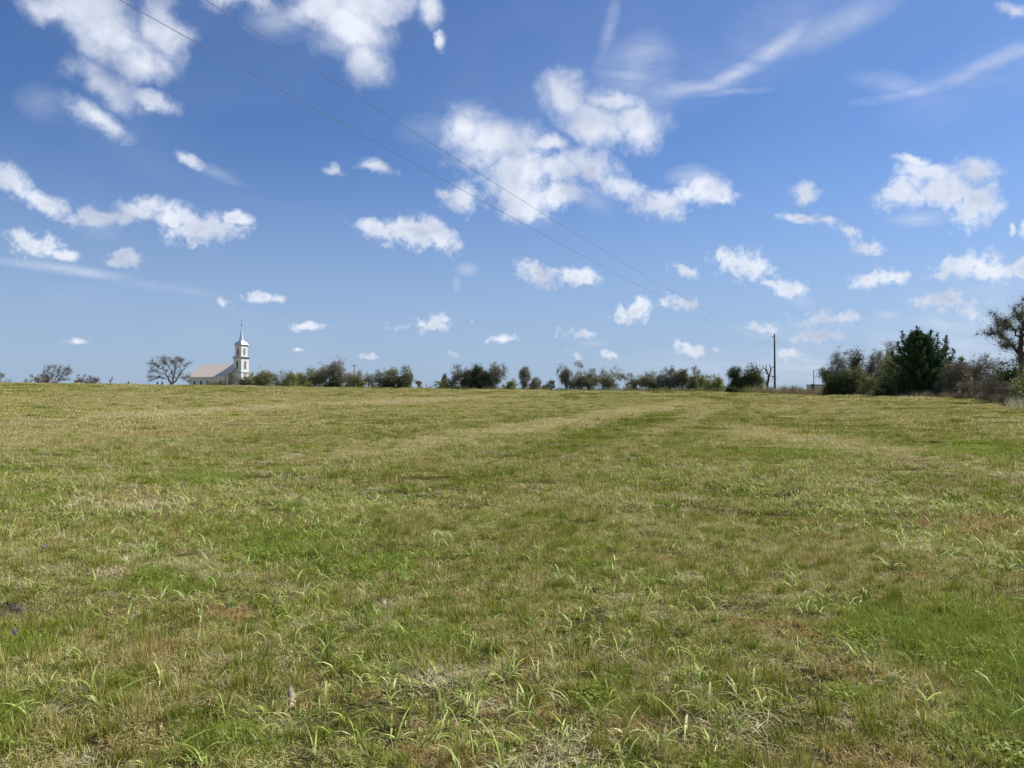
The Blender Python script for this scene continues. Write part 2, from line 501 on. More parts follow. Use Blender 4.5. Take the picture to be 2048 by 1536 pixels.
mg, q, o = mat('field_soil_and_turf')
g = q.n('ShaderNodeGroup'); g.node_tree = fg
pos = q.n('ShaderNodeNewGeometry').outputs['Position']
dist = q.vec('LENGTH', pos)
nf = q.noise(pos, 22, 4, 0.7)
nm = q.noise(pos, 5, 5, 0.65)
f = q.math('MULTIPLY_ADD', q.math('SUBTRACT', nf, .5), 1.3, g.outputs['Dry'])
f = q.math('MULTIPLY_ADD', q.math('SUBTRACT', nm, .5), .8, f, clamp=True)
c = q.ramp(f, [(0, (.075, .10, .014)), (.35, (.14, .15, .026)), (.65, (.245, .215, .068)), (1, (.37, .32, .155))])
c = q.mix(q.math('MULTIPLY', g.outputs['Red'], .8), c, (.30, .15, .065))
soil = q.mix(q.maprange(nm, .35, .65), (.06, .048, .03), (.12, .095, .058))
c = q.mix(q.maprange(dist, 6, 30, .55, .0), c, soil)
p = q.n('ShaderNodeBsdfDiffuse'); q.put(p.inputs[0], c); p.inputs[1].default_value = 1.0
b = q.n('ShaderNodeBump'); b.inputs['Strength'].default_value = 0.9; b.inputs['Distance'].default_value = 0.08
q.put(b.inputs['Height'], q.math('ADD', nf, nm)); q.put(p.inputs['Normal'], b.outputs[0])
q.put(o.inputs[0], p.outputs[0])

# ---------------------------------------------------------------- the field: one sheet to the horizon
rr = np.concatenate([[0.0], np.geomspace(0.5, 3200, 400)])
na = 512
aa = np.linspace(0, 2 * np.pi, na, endpoint=False)
RR, AA = np.meshgrid(rr[1:], aa, indexing='ij')
X = RR * np.sin(AA); Y = RR * np.cos(AA)
V = np.column_stack([X.ravel(), Y.ravel(), terr(X, Y).ravel()])
V = np.vstack([V, [[0, 0, float(terr(0, 0.001))]]])
nr = len(rr) - 1
i = np.arange(nr - 1)[:, None] * na; j = np.arange(na)[None, :]; j2 = (j + 1) % na
quads = np.stack([(i + j), (i + j2), (i + na + j2), (i + na + j)], -1).reshape(-1, 4)[:, ::-1]
tris = np.column_stack([np.full(na, nr * na), (np.arange(na) + 1) % na, np.arange(na)])[:, ::-1]
fld = link('field_ground', mesh_np('field_ground', V, [quads, tris], [mg], smooth=True))
tag(fld, 'mown grassy field rising gently to a low crest', 'ground', kind='structure')
nz = np.zeros(3)


# ---------------------------------------------------------------- grass
def blades(rng, n, rad, h, w_, lean=0.5, arch=0.5, segs=2, flat=0.0, hvar=0.35, root_sd=None):
    """n curved tapering blades -> verts, quads, tris, tone"""
    if root_sd is None:
        r = rad * np.sqrt(rng.random(n))
        a = rng.random(n) * 2 * np.pi
        bx, by = r * np.cos(a), r * np.sin(a)
    else:
        bx, by = rng.normal(0, root_sd, n), rng.normal(0, root_sd, n)
    H = h * np.clip(rng.normal(1, hvar, n), .35, 2.2)
    W = w_ * rng.uniform(.6, 1.3, n)
    la = rng.random(n) * 2 * np.pi
    th = np.abs(rng.normal(0, lean, n))
    fl = rng.random(n) < flat
    th = np.where(fl, rng.uniform(1.2, 1.5, n), th)
    cur = np.abs(rng.normal(0, arch, n)) if segs < 4 else np.abs(rng.normal(arch, .4, n))
    face = la + np.pi / 2 + rng.normal(0, .6, n)
    sx, sy = np.cos(face), np.sin(face)
    px, py, pz = bx.copy(), by.copy(), np.where(fl, rng.uniform(0.2, .6, n) * h * .4, -0.004)
    rows = []
    L = H / segs
    wd_ = [.7, 1.0, .95, .75, .45][:segs] if segs > 2 else [1.0, .72]
    for s in range(segs + 1):
        if s < segs:
            ww = W * wd_[s] / 2
            rows.append(np.column_stack([px - sx * ww, py - sy * ww, pz]))
            rows.append(np.column_stack([px + sx * ww, py + sy * ww, pz]))
        else:
            rows.append(np.column_stack([px, py, pz]))
        t = np.minimum(th + cur * (s + .5) / segs * 1.6, 2.6)
        t = np.where(fl, th, t)
        px = px + np.cos(la) * np.sin(t) * L; py = py + np.sin(la) * np.sin(t) * L; pz = np.maximum(pz + np.cos(t) * L, 0.002)
    k = 2 * segs + 1
    V = np.stack(rows, 1).reshape(-1, 3)
    b0 = np.arange(n)[:, None] * k
    quads = [b0 + np.array([2 * s, 2 * s + 1, 2 * s + 3, 2 * s + 2])[None] for s in range(segs - 1)]
    quads = np.concatenate(quads) if quads else np.zeros((0, 4), int)
    tr = b0 + np.array([2 * segs - 2, 2 * segs - 1, 2 * segs])[None]
    tone = np.where(fl, rng.uniform(.75, 1.2, n), rng.normal(.45, .27, n))
    return V, quads, tr, np.repeat(tone, k)


def join_parts(parts):
    Vs, Qs, Ts, To = [], [], [], []
    o = 0
    for V, Q, T, t in parts:
        Vs.append(V); Qs.append(Q + o); Ts.append(T + o); To.append(t); o += len(V)
    return np.concatenate(Vs), np.concatenate(Qs), np.concatenate(Ts), np.concatenate(To)


def source(colname, meshes):
    c = bpy.data.collections.new(colname)
    for k, me in enumerate(meshes):
        c.objects.link(bpy.data.objects.new('%s_%02d' % (colname, k), me))
    return c


def scatter(name, coll, P, rot, scl, idx, label):
    me = bpy.data.meshes.new(name)
    me.vertices.add(len(P)); me.vertices.foreach_set('co', np.asarray(P, np.float32).ravel())
    for nm, typ, dat in (('rot', 'FLOAT_VECTOR', rot), ('scl', 'FLOAT_VECTOR', scl)):
        at = me.attributes.new(nm, typ, 'POINT'); at.data.foreach_set('vector', np.asarray(dat, np.float32).ravel())
    at = me.attributes.new('pick', 'INT', 'POINT'); at.data.foreach_set('value', np.asarray(idx, np.int32))
    o = link(name, me)
    gn = bpy.data.node_groups.new(name, 'GeometryNodeTree')
    gn.interface.new_socket(name='Geometry', in_out='INPUT', socket_type='NodeSocketGeometry')
    gn.interface.new_socket(name='Geometry', in_out='OUTPUT', socket_type='NodeSocketGeometry')
    L = gn.links.new; N = gn.nodes.new
    gi = N('NodeGroupInput'); gout = N('NodeGroupOutput')
    iop = N('GeometryNodeInstanceOnPoints'); ci = N('GeometryNodeCollectionInfo')
    ci.inputs['Collection'].default_value = coll
    ci.inputs['Separate Children'].default_value = True
    ci.inputs['Reset Children'].default_value = True

    def named(nm, typ):
        a = N('GeometryNodeInputNamedAttribute'); a.data_type = typ; a.inputs['Name'].default_value = nm
        return a.outputs['Attribute']
    L(gi.outputs[0], iop.inputs['Points']); L(ci.outputs[0], iop.inputs['Instance'])
    iop.inputs['Pick Instance'].default_value = True
    L(named('pick', 'INT'), iop.inputs['Instance Index'])
    L(named('rot', 'FLOAT_VECTOR'), iop.inputs['Rotation'])
    L(named('scl', 'FLOAT_VECTOR'), iop.inputs['Scale'])
    L(iop.outputs[0], gout.inputs[0])
    md = o.modifiers.new('scatter', 'NODES'); md.node_group = gn
    tag(o, label, 'grass', kind='stuff')
    return o


def slopes(x, y, e):
    sx = (terr(x + e, y) - terr(x - e, y)) / (2 * e)
    sy = (terr(x, y + e) - terr(x, y - e)) / (2 * e)
    return sx, sy


def euler_on_slope(x, y, e, yaw):
    sx, sy = slopes(x, y, e)
    out = np.zeros((len(x), 3))
    for k in range(len(x)):
        n = Vector((-sx[k], -sy[k], 1)).normalized()
        qn = Vector((0, 0, 1)).rotation_difference(n)
        m = qn.to_matrix() @ Matrix.Rotation(yaw[k], 3, 'Z')
        out[k] = m.to_euler()
    return out


def polar(rng, n, r0, r1, a0=-48, a1=48):
    r = np.sqrt(rng.uniform(r0 * r0, r1 * r1, n)); a = np.radians(rng.uniform(a0, a1, n))
    return r * np.sin(a), r * np.cos(a)


def vnoise(x, y, s, seed):
    """cheap smooth noise in 0..1"""
    rg = np.random.default_rng(seed); v = np.zeros(len(x)); tot = 0
    for o in range(4):
        for _ in range(3):
            a = rg.uniform(0, 6.28); f = s * 2 ** o * rg.uniform(.7, 1.3); p = rg.uniform(0, 6.28)
            v += np.sin((x * math.cos(a) + y * math.sin(a)) * f + p) / (1.5 ** o); tot += 1 / (1.5 ** o)
    return np.clip(.5 + v / tot * 1.6, 0, 1)


TIERS = [  # name, r0, r1, patch radius, blades, height, width, cover, variants, z var
 ('near', 1.6, 10.5, .34, 2300, .034, .0030, 2.7, 7),
 ('middle', 9.5, 30, .85, 3600, .036, .0070, 2.4, 6),
 ('distant', 28, 80, 2.4, 5600, .046, .019, 2.1, 5),
 ('far', 75, 175, 6.0, 9000, .065, .045, 1.9, 4)]
for ti, (nm, r0, r1, pr, nb, h, w_, cover, nv) in enumerate(TIERS):
    rng = np.random.default_rng(100 + ti)
    ms = []
    for v in range(nv):
        main = blades(rng, nb, pr, h * (0.8 + .1 * v if v < 4 else 1.0), w_, lean=.95, arch=.8, segs=2, flat=.24 + .06 * (v % 3))
        parts = [main]
        # small tufts inside the patch
        for _ in range(7):
            t = blades(rng, nb // 24, pr, h * rng.uniform(1.0, 1.9), w_ * 1.15, lean=.5, arch=.55, segs=2, root_sd=pr * .07)
            a = rng.random() * 6.28; r = pr * math.sqrt(rng.random()) * .85
            t[0][:, 0] += r * math.cos(a); t[0][:, 1] += r * math.sin(a)
            t = (t[0], t[1], t[2], t[3] + rng.normal(0, .34))
            parts.append(t)
        V, Q, T, tn = join_parts(parts)
        ms.append(mesh_np('turf', V, [Q, T], [M_turf], tone=tn))
    coll = source('turf_' + nm, ms)
    ang = 96
    area = math.pi * (r1 * r1 - r0 * r0) * ang / 360
    gs = math.sqrt(math.pi * pr * pr / cover)
    gx, gy_ = np.meshgrid(np.arange(-r1, r1, gs), np.arange(-1, r1, gs))
    x = gx.ravel() + rng.uniform(-.5, .5, gx.size) * gs; y = gy_.ravel() + rng.uniform(-.5, .5, gx.size) * gs
    dd_ = np.hypot(x, y); ok = (dd_ > r0) & (dd_ < r1) & (np.abs(np.degrees(np.arctan2(x, y))) < 48)
    x, y = x[ok], y[ok]; n = len(x)
    z = terr(x, y)
    rot = euler_on_slope(x, y, pr * .8, rng.random(n) * 6.28)
    hz = .58 + .7 * vnoise(x, y, 2.2 / (pr / .34) ** .6, 7) + .9 * vnoise(x, y, 8.0 / (pr / .34) ** .7, 8) * rng.uniform(.75, 1.25, n)
    sc = np.column_stack([rng.uniform(.85, 1.2, n)] * 2 + [hz])
    # clumping: drop some patches of the near turf so the soil shows through here and there
    scatter({'near': 'turf_grass', 'middle': 'turf_grass', 'distant': 'turf_grass', 'far': 'turf_grass'}[nm], coll,
            np.column_stack([x, y, z]), rot, sc, rng.integers(0, nv, n),
            {'near': 'short green and straw coloured turf in the foreground', 'middle': 'short mown turf in the middle of the field',
             'distant': 'dry mown turf farther up the field', 'far': 'pale mown turf along the crest of the field'}[nm])

# broad arching blades of taller grass
rng = np.random.default_rng(5)
ms = []
for v in range(14):
    nbl = int(rng.integers(3, 8))
    V, Q, T, tn = blades(rng, nbl, .02, rng.uniform(.09, .23), .0112, lean=.32, arch=1.15, segs=5, hvar=.3)
    tn = tn * .6 + rng.normal(.25, .15)
    ms.append(mesh_np('tall_blades', V, [Q, T], [M_tall], tone=tn))
coll = source('tall_blades', ms)
x, y = polar(rng, 42000, 2.0, 30)
d = np.hypot(x, y)
dn = vnoise(x, y, 1.1, 3) * .6 + vnoise(x, y, .35, 4) * .6
# more of it close to the camera and down the right side
a_ = np.degrees(np.arctan2(x, y))
pkeep = np.clip((dn - .38) * 1.9, 0.05, 1) * np.interp(d, [2, 6, 9, 14, 20, 30], [2.9, 2.8, 1.7, .5, .15, .03])
keep = rng.random(len(x)) < pkeep
x, y = x[keep], y[keep]
n = len(x)
s = rng.uniform(.55, 1.15, n)
scatter('tall_grass', coll, np.column_stack([x, y, terr(x, y)]), np.column_stack([np.zeros(n), np.zeros(n), rng.random(n) * 6.28]),
        np.column_stack([s, s, s * rng.uniform(.75, 1.1, n)]), rng.integers(0, 14, n), 'pale green broad arching blades standing above the turf')

# tangled dead tufts
ms = []
for v in range(7):
    a1 = blades(rng, 150, .1, .065, .003, lean=.9, arch=.9, segs=3, root_sd=.05)
    a2 = blades(rng, 110, .15, .08, .003, flat=1.0, root_sd=.07)
    V, Q, T, tn = join_parts([a1, a2])
    ms.append(mesh_np('thatch', V, [Q, T], [M_thatch], tone=tn))
coll = source('thatch', ms)
x, y = polar(rng, 5200, 2.2, 34)
keep = rng.random(len(x)) < np.clip((vnoise(x, y, 1.4, 12) - .45) * 2.6, 0.02, 1) * np.interp(np.hypot(x, y), [2, 8, 34], [1, .7, .5])
x, y = x[keep], y[keep]; n = len(x)
s = rng.uniform(.5, 1.5, n)
scatter('dead_grass', coll, np.column_stack([x, y, terr(x, y)]), np.column_stack([np.zeros(n), np.zeros(n), rng.random(n) * 6.28]),
        np.column_stack([s, s, s * .75]), rng.integers(0, 7, n), 'grey straw tangles of dead grass lying in the turf')

# lush green clumps and low weeds
M_lush = leafmat('lush_green', (.17, .23, .025), (.43, .47, .085), .4, .02)
ms = []
for v in range(6):
    V, Q, T, tn = blades(rng, 200, .12, .075, .0042, lean=.65, arch=.6, segs=2, root_sd=.07)
    ms.append(mesh_np('lush', V, [Q, T], [M_lush], tone=np.clip(tn, 0, 1)))
for v in range(3):  # rosettes of small leaves
    nl = 260
    c = rng.normal(0, .07, (nl, 2)); z = rng.uniform(.01, .06, nl)
    a = rng.random(nl) * 6.28; ll = rng.uniform(.008, .017, nl); wl = ll * .45
    ux, uy = np.cos(a), np.sin(a); uz = rng.normal(0, .35, nl)
    A = np.column_stack([c[:, 0], c[:, 1], z]); U = np.column_stack([ux, uy, uz]) * ll[:, None]; W_ = np.column_stack([-uy, ux, rng.normal(0, .3, nl)]) * wl[:, None]
    V = np.stack([A - U, A + W_, A + U, A - W_], 1).reshape(-1, 3)
    Q = np.arange(nl * 4).reshape(-1, 4)
    ms.append(mesh_np('rosette', V, [Q], [M_lush], tone=np.repeat(rng.uniform(0, .9, nl), 4)))
coll = source('lush', ms)
P_ = []
for (px, py, rx, ry, k) in [(1900, 1270, 150, 60, 240), (2010, 1400, 90, 110, 170), (1760, 1250, 60, 30, 45), (560, 1095, 90, 22, 70), (380, 960, 90, 12, 50), (60, 1000, 50, 14, 26),
                            (760, 1130, 70, 24, 34), (1540, 908, 130, 7, 60), (1960, 900, 90, 18, 90), (470, 1480, 60, 30, 26), (30, 1290, 40, 20, 18), (1180, 1390, 40, 8, 10), (1240, 1420, 40, 16, 12),
                            (300, 1170, 90, 26, 30), (840, 1260, 90, 40, 26), (1720, 1400, 40, 20, 14), (1180, 1130, 50, 14, 14), (250, 1370, 50, 18, 14), (10, 1440, 30, 50, 16), (1120, 1100, 120, 30, 20)]:
    for _ in range(k):
        P_.append(ground_at(px + rng.normal(0, rx * .55), py + rng.normal(0, ry * .55)))
P_ = np.array(P_)
xx, yy = polar(rng, 420, 2.5, 24)
x = np.concatenate([P_[:, 0], xx]); y = np.concatenate([P_[:, 1], yy]); n = len(x)
s = rng.uniform(.6, 1.25, n) * np.interp(np.hypot(x, y), [4, 20], [.9, 1.6])
scatter('green_weeds', coll, np.column_stack([x, y, terr(x, y)]), np.column_stack([np.zeros(n), np.zeros(n), rng.random(n) * 6.28]),
        np.column_stack([s, s, s * .8]), np.where(rng.random(n) < .06, rng.integers(6, 9, n), rng.integers(0, 6, n)), 'fresh bright green clumps and low leafy weeds in the turf')


# ---------------------------------------------------------------- trees
M_bark = simple('grey_brown_bark', (.16, .135, .11), .9, .35, 6, .3)
M_barkpale = simple('pale_bark', (.36, .33, .28), .9, .25, 6, .3)
M_barkdark = simple('dark_bark', (.07, .055, .045), .9, .3, 6, .3)
M_twig = leafmat('grey_twigs', (.14, .125, .105), (.36, .33, .28), .05)
M_twigbrown = leafmat('brown_twigs', (.15, .125, .085), (.34, .29, .21), .05)
LEAF = {
 'olive': leafmat('olive_leaves', (.12, .145, .04), (.42, .45, .15), .38),
 'green': leafmat('spring_green_leaves', (.17, .24, .045), (.56, .63, .16), .45),
 'lime': leafmat('yellow_green_leaves', (.22, .26, .05), (.56, .58, .18), .45),
 'dark': leafmat('dark_evergreen_leaves', (.026, .044, .015), (.11, .145, .048), .15),
 'cedar': leafmat('cedar_foliage', (.030, .060, .026), (.13, .20, .085), .22),
 'grey': leafmat('grey_green_leaves', (.17, .185, .11), (.50, .52, .34), .3),
 'brown': leafmat('brown_seed_heads', (.17, .14, .085), (.42, .35, .22), .3),
}


def tubes(lines, radii, sides=4):
    """lines: list of (k,3) arrays, radii: list of (k,)"""
    Vs, Qs = [], []; o = 0
    ca = np.cos(np.arange(sides) * 2 * np.pi / sides); sa = np.sin(np.arange(sides) * 2 * np.pi / sides)
    for P, r in zip(lines, radii):
        k = len(P)
        T = np.gradient(P, axis=0); T /= np.linalg.norm(T, axis=1)[:, None] + 1e-9
        ref = np.where(np.abs(T[:, 2:3]) < .9, np.array([[0, 0, 1.0]]), np.array([[1.0, 0, 0]]))
        U = np.cross(T, ref); U /= np.linalg.norm(U, axis=1)[:, None] + 1e-9
        W_ = np.cross(T, U)
        ring = P[:, None] + (U[:, None] * ca[None, :, None] + W_[:, None] * sa[None, :, None]) * r[:, None, None]
        Vs.append(ring.reshape(-1, 3))
        i = np.arange(k - 1)[:, None] * sides; j = np.arange(sides)[None]; j2 = (j + 1) % sides
        Qs.append((np.stack([i + j, i + j2, i + sides + j2, i + sides + j], -1).reshape(-1, 4)) + o)
        o += k * sides
    return np.concatenate(Vs), np.concatenate(Qs)


def skeleton(rng, stems, trunk, spread, levels, kids, ratio, droop, wig, up):
    """recursive branches in a unit tree; returns lines, radii, levels, tips"""
    lines, radii, levs = [], [], []

    def grow(p, d, L, r, lv):
        k = 5 if lv <= 1 else 4
        pts = [p]; dd = d.copy()
        for s in range(k - 1):
            dd = dd + rng.normal(0, wig, 3) + np.array([0, 0, up * (1 - lv / levels) - droop * max(0, lv - 1) / levels])
            dd /= np.linalg.norm(dd)
            pts.append(pts[-1] + dd * L / (k - 1))
        P = np.array(pts)
        lines.append(P); radii.append(np.linspace(r, r * .55, k)); levs.append(lv)
        if lv < levels:
            nk = rng.integers(kids[0], kids[1] + 1)
            for c in range(nk):
                t = rng.uniform(.35, 1.0) if c else 1.0
                q_ = P[0] + 0; f = t * (k - 1); i0 = min(int(f), k - 2); q_ = P[i0] + (P[i0 + 1] - P[i0]) * (f - i0)
                nd = dd + rng.normal(0, spread, 3); nd /= np.linalg.norm(nd)
                grow(q_, nd, L * ratio * rng.uniform(.7, 1.25), r * .55 if c else r * .62, lv + 1)

    for s in range(stems):
        a = rng.random() * 6.28; l = (rng.uniform(.15, .6) if stems > 1 else rng.normal(0, .12))
        d = np.array([math.cos(a) * l, math.sin(a) * l, 1.0]); d /= np.linalg.norm(d)
        p = np.array([math.cos(a), math.sin(a), 0]) * (.03 * (stems > 1))
        grow(p, d, trunk * rng.uniform(.8, 1.2), .05 / math.sqrt(stems), 0)
    return lines, radii, levs


def cards(rng, C, size, aspect=.55, dirs=None):
    n = len(C)
    if dirs is None: U = rng.normal(0, 1, (n, 3))
    else: U = dirs + rng.normal(0, .35, (n, 3))
    U /= np.linalg.norm(U, axis=1)[:, None] + 1e-9
    W_ = np.cross(U, rng.normal(0, 1, (n, 3))); W_ /= np.linalg.norm(W_, axis=1)[:, None] + 1e-9
    s = size * rng.uniform(.5, 1.4, n)[:, None]
    U = U * s * .5; W_ = W_ * s * .5 * aspect
    V = np.stack([C - U, C + W_ * .9 - U * .15, C + U, C - W_ * .9 - U * .15], 1).reshape(-1, 3)
    return V, np.arange(n * 4).reshape(-1, 4)


STY = {  # stems, trunk, spread, levels, kids, ratio, droop, wig, up | twigs per tip, twig len, leaves, leaf size, clumps
 'bare': dict(sk=(2, .30, .50, 5, (2, 3), .74, .05, .16, .10), twig=7, tl=.10, leaf=0, ls=.09, lm='grey', tw='g', bark=M_bark),
 'snag': dict(sk=(1, .42, .55, 3, (2, 3), .62, .0, .22, .12), twig=1, tl=.05, leaf=0, ls=.1, lm='grey', tw='g', bark=M_barkdark),
 'grey': dict(sk=(2, .28, .55, 4, (3, 4), .70, .30, .22, .10), twig=9, tl=.13, leaf=1700, ls=.17, lm='grey', tw='g', bark=M_bark, dr=.9),
 'olive': dict(sk=(3, .26, .55, 4, (3, 4), .70, .20, .22, .10), twig=6, tl=.11, leaf=3200, ls=.19, lm='olive', tw='b', bark=M_bark, dr=.5),
 'green': dict(sk=(4, .26, .60, 4, (3, 4), .70, .10, .22, .06), twig=4, tl=.10, leaf=3800, ls=.19, lm='green', tw='b', bark=M_bark, dr=.1),
 'lime': dict(sk=(3, .30, .50, 4, (3, 4), .70, .05, .20, .12), twig=3, tl=.10, leaf=3000, ls=.18, lm='lime', tw='g', bark=M_barkpale, dr=.0),
 'dark': dict(sk=(3, .24, .55, 4, (3, 4), .70, .05, .20, .06), twig=3, tl=.08, leaf=6500, ls=.22, lm='dark', tw='b', bark=M_barkdark, dr=.1),
 'brush': dict(sk=(8, .30, .50, 3, (3, 4), .72, .15, .22, .10), twig=9, tl=.16, leaf=1500, ls=.16, lm='brown', tw='b', bark=M_bark, dr=.2),
}


def tree(name, label, cat, px, top, wpx, Y, style, seed, group=None, low=None, lean=0.0, leaf=None, lm=None, lowfill=.0, lscale=1.0, pale=False, depth=1.0, twig=None, topheavy=False):
    """a tree whose crown is wpx wide and reaches up to row top of the photograph when it stands Y metres ahead"""
    st = dict(STY[style]); rng = np.random.default_rng(seed)
    tp = pt(px, top, Y)
    x = tp.x; z0 = float(terr(x, Y)); H = max(.5, tp.z - z0); W = wpx / F * Y * 1.06
    lines, radii, levs = skeleton(rng, *st['sk'])
    A = np.concatenate(lines)
    zmax = A[:, 2].max(); ex = np.percentile(np.abs(A[:, :2]), 97)
    cxy = np.array([A[A[:, 2] > .4 * zmax][:, 0].mean(), A[A[:, 2] > .4 * zmax][:, 1].mean()])
    # fit the envelope
    S = np.array([W * .47 / ex, W * .47 / ex * depth, H * .97 / zmax])

    def fit(P):
        Q_ = P.copy()
        f = np.clip(P[:, 2:3] / (.5 * zmax), 0, 1)
        Q_[:, :2] -= cxy * f
        Q_ = Q_ * S
        Q_[:, 2] = np.maximum(Q_[:, 2], -.1)
        Q_[:, 0] += lean * Q_[:, 2]
        return Q_
    root = bpy.data.objects.new(name, None); COL.objects.link(root); root.location = (x, Y, z0)
    root.empty_display_size = .5
    tag(root, label, cat, group)
    L2 = [fit(P) for P in lines]
    rsc = H * .55 if style != 'snag' else H * .9
    keepi = [k for k, l in enumerate(levs) if l <= 3]
    V, Q_ = tubes([L2[k] for k in keepi], [np.maximum(radii[k] * rsc, .012 * Y / 100) for k in keepi], 5)
    bark = M_barkpale if pale else st['bark']
    link('trunk', mesh_np('trunk', V, [Q_], [bark], smooth=True), root)
    # twigs: thin tapering slivers at the ends
    tips = np.array([L2[k][-1] for k, l in enumerate(levs) if l >= st['sk'][3] - 1])
    tdir = np.array([L2[k][-1] - L2[k][-2] for k, l in enumerate(levs) if l >= st['sk'][3] - 1])
    tdir /= np.linalg.norm(tdir, axis=1)[:, None] + 1e-9
    nt = twig if twig is not None else st['twig']
    ctr = np.array([lean * H * .5, 0, H * .5])
    VV, FF, MI, TT = [], [], [], []
    o = 0
    if nt:
        n = len(tips) * nt
        if n > 5200: nt = max(1, 5200 // len(tips)); n = len(tips) * nt
        a = np.repeat(tips, nt, 0) + rng.normal(0, .02 * H, (n, 3))
        dd = np.repeat(tdir, nt, 0) + rng.normal(0, .55, (n, 3)); dd[:, 2] -= st.get('dr', 0) * rng.random(n)
        dd /= np.linalg.norm(dd, axis=1)[:, None] + 1e-9
        L = st['tl'] * H * rng.uniform(.4, 1.2, n)[:, None]
        m = a + dd * L * .55
        d2 = dd + rng.normal(0, .25, (n, 3)); d2[:, 2] -= st.get('dr', 0) * .9
        d2 /= np.linalg.norm(d2, axis=1)[:, None] + 1e-9
        e = m + d2 * L * .55
        sd = np.cross(dd, rng.normal(0, 1, (n, 3))); sd /= np.linalg.norm(sd, axis=1)[:, None] + 1e-9
        wt_ = (.00013 * Y + .003) * rng.uniform(.6, 1.3, n)[:, None]
        V = np.stack([a - sd * wt_, a + sd * wt_, m + sd * wt_ * .8, m - sd * wt_ * .8, e], 1).reshape(-1, 3)
        b0 = np.arange(n)[:, None] * 5
        VV.append(V); FF.append(('q', b0 + np.array([0, 1, 2, 3])[None], 1)); FF.append(('t', b0 + np.array([3, 2, 4])[None], 1))
        TT.append(np.repeat(rng.uniform(0, 1, n), 5)); o += len(V)
    nl = int((st['leaf'] if leaf is None else leaf) * np.clip(W * H / 22, .15, 3.2))
    if nl:
        ncl = max(14, int(len(tips) * .8)); csel = rng.integers(0, len(tips), ncl)
        cl = tips[csel] + rng.normal(0, .03 * H, (ncl, 3))
        if topheavy: cl = cl[cl[:, 2] > .3 * H]
        ctone = rng.uniform(.1, .9, len(cl)); csz = rng.uniform(.035, .085, len(cl)) * (W + H) * .6
        pick = rng.integers(0, len(cl), nl)
        C = cl[pick] + rng.normal(0, 1, (nl, 3)) * csz[pick][:, None] * np.array([1, 1, .7])
        tn = ctone[pick] + rng.normal(0, .16, nl)
        if lowfill:   # bushy growth down to the ground
            nf_ = int(nl * lowfill); a = rng.random(nf_) * 6.28; rr_ = np.sqrt(rng.random(nf_)) * W * .46
            hh = rng.random(nf_) ** 1.2 * H * .55 * (1 - (rr_ / (W * .5)) ** 3 * .75)
            C2 = np.column_stack([np.cos(a) * rr_, np.sin(a) * rr_ * depth, hh])
            C = np.concatenate([C, C2]); tn = np.concatenate([tn, rng.uniform(0, .8, nf_)])
        C[:, 2] = np.clip(C[:, 2], .03, None)
        C = C[C[:, 2] < H * 1.04] if True else C
        tn = tn[:len(C)]
        V, Q_ = cards(rng, C, st['ls'] * lscale * (Y / 150) ** .35)
        V[:, 2] = np.maximum(V[:, 2], -.05)
        VV.append(V); FF.append(('q', Q_ + o, 0)); TT.append(np.repeat(np.clip(tn, 0, 1), 4)); o += len(V)
    if VV:
        V = np.concatenate(VV)
        faces = [f for _, f, _ in FF]; mi = np.concatenate([np.full(len(f), m_) for _, f, m_ in FF])
        mats = [LEAF[lm or st['lm']], M_twigbrown if st['tw'] == 'b' else M_twig]
        link('crown', mesh_np('crown', V, faces, mats, midx=mi, tone=np.concatenate(TT)), root)
    return root


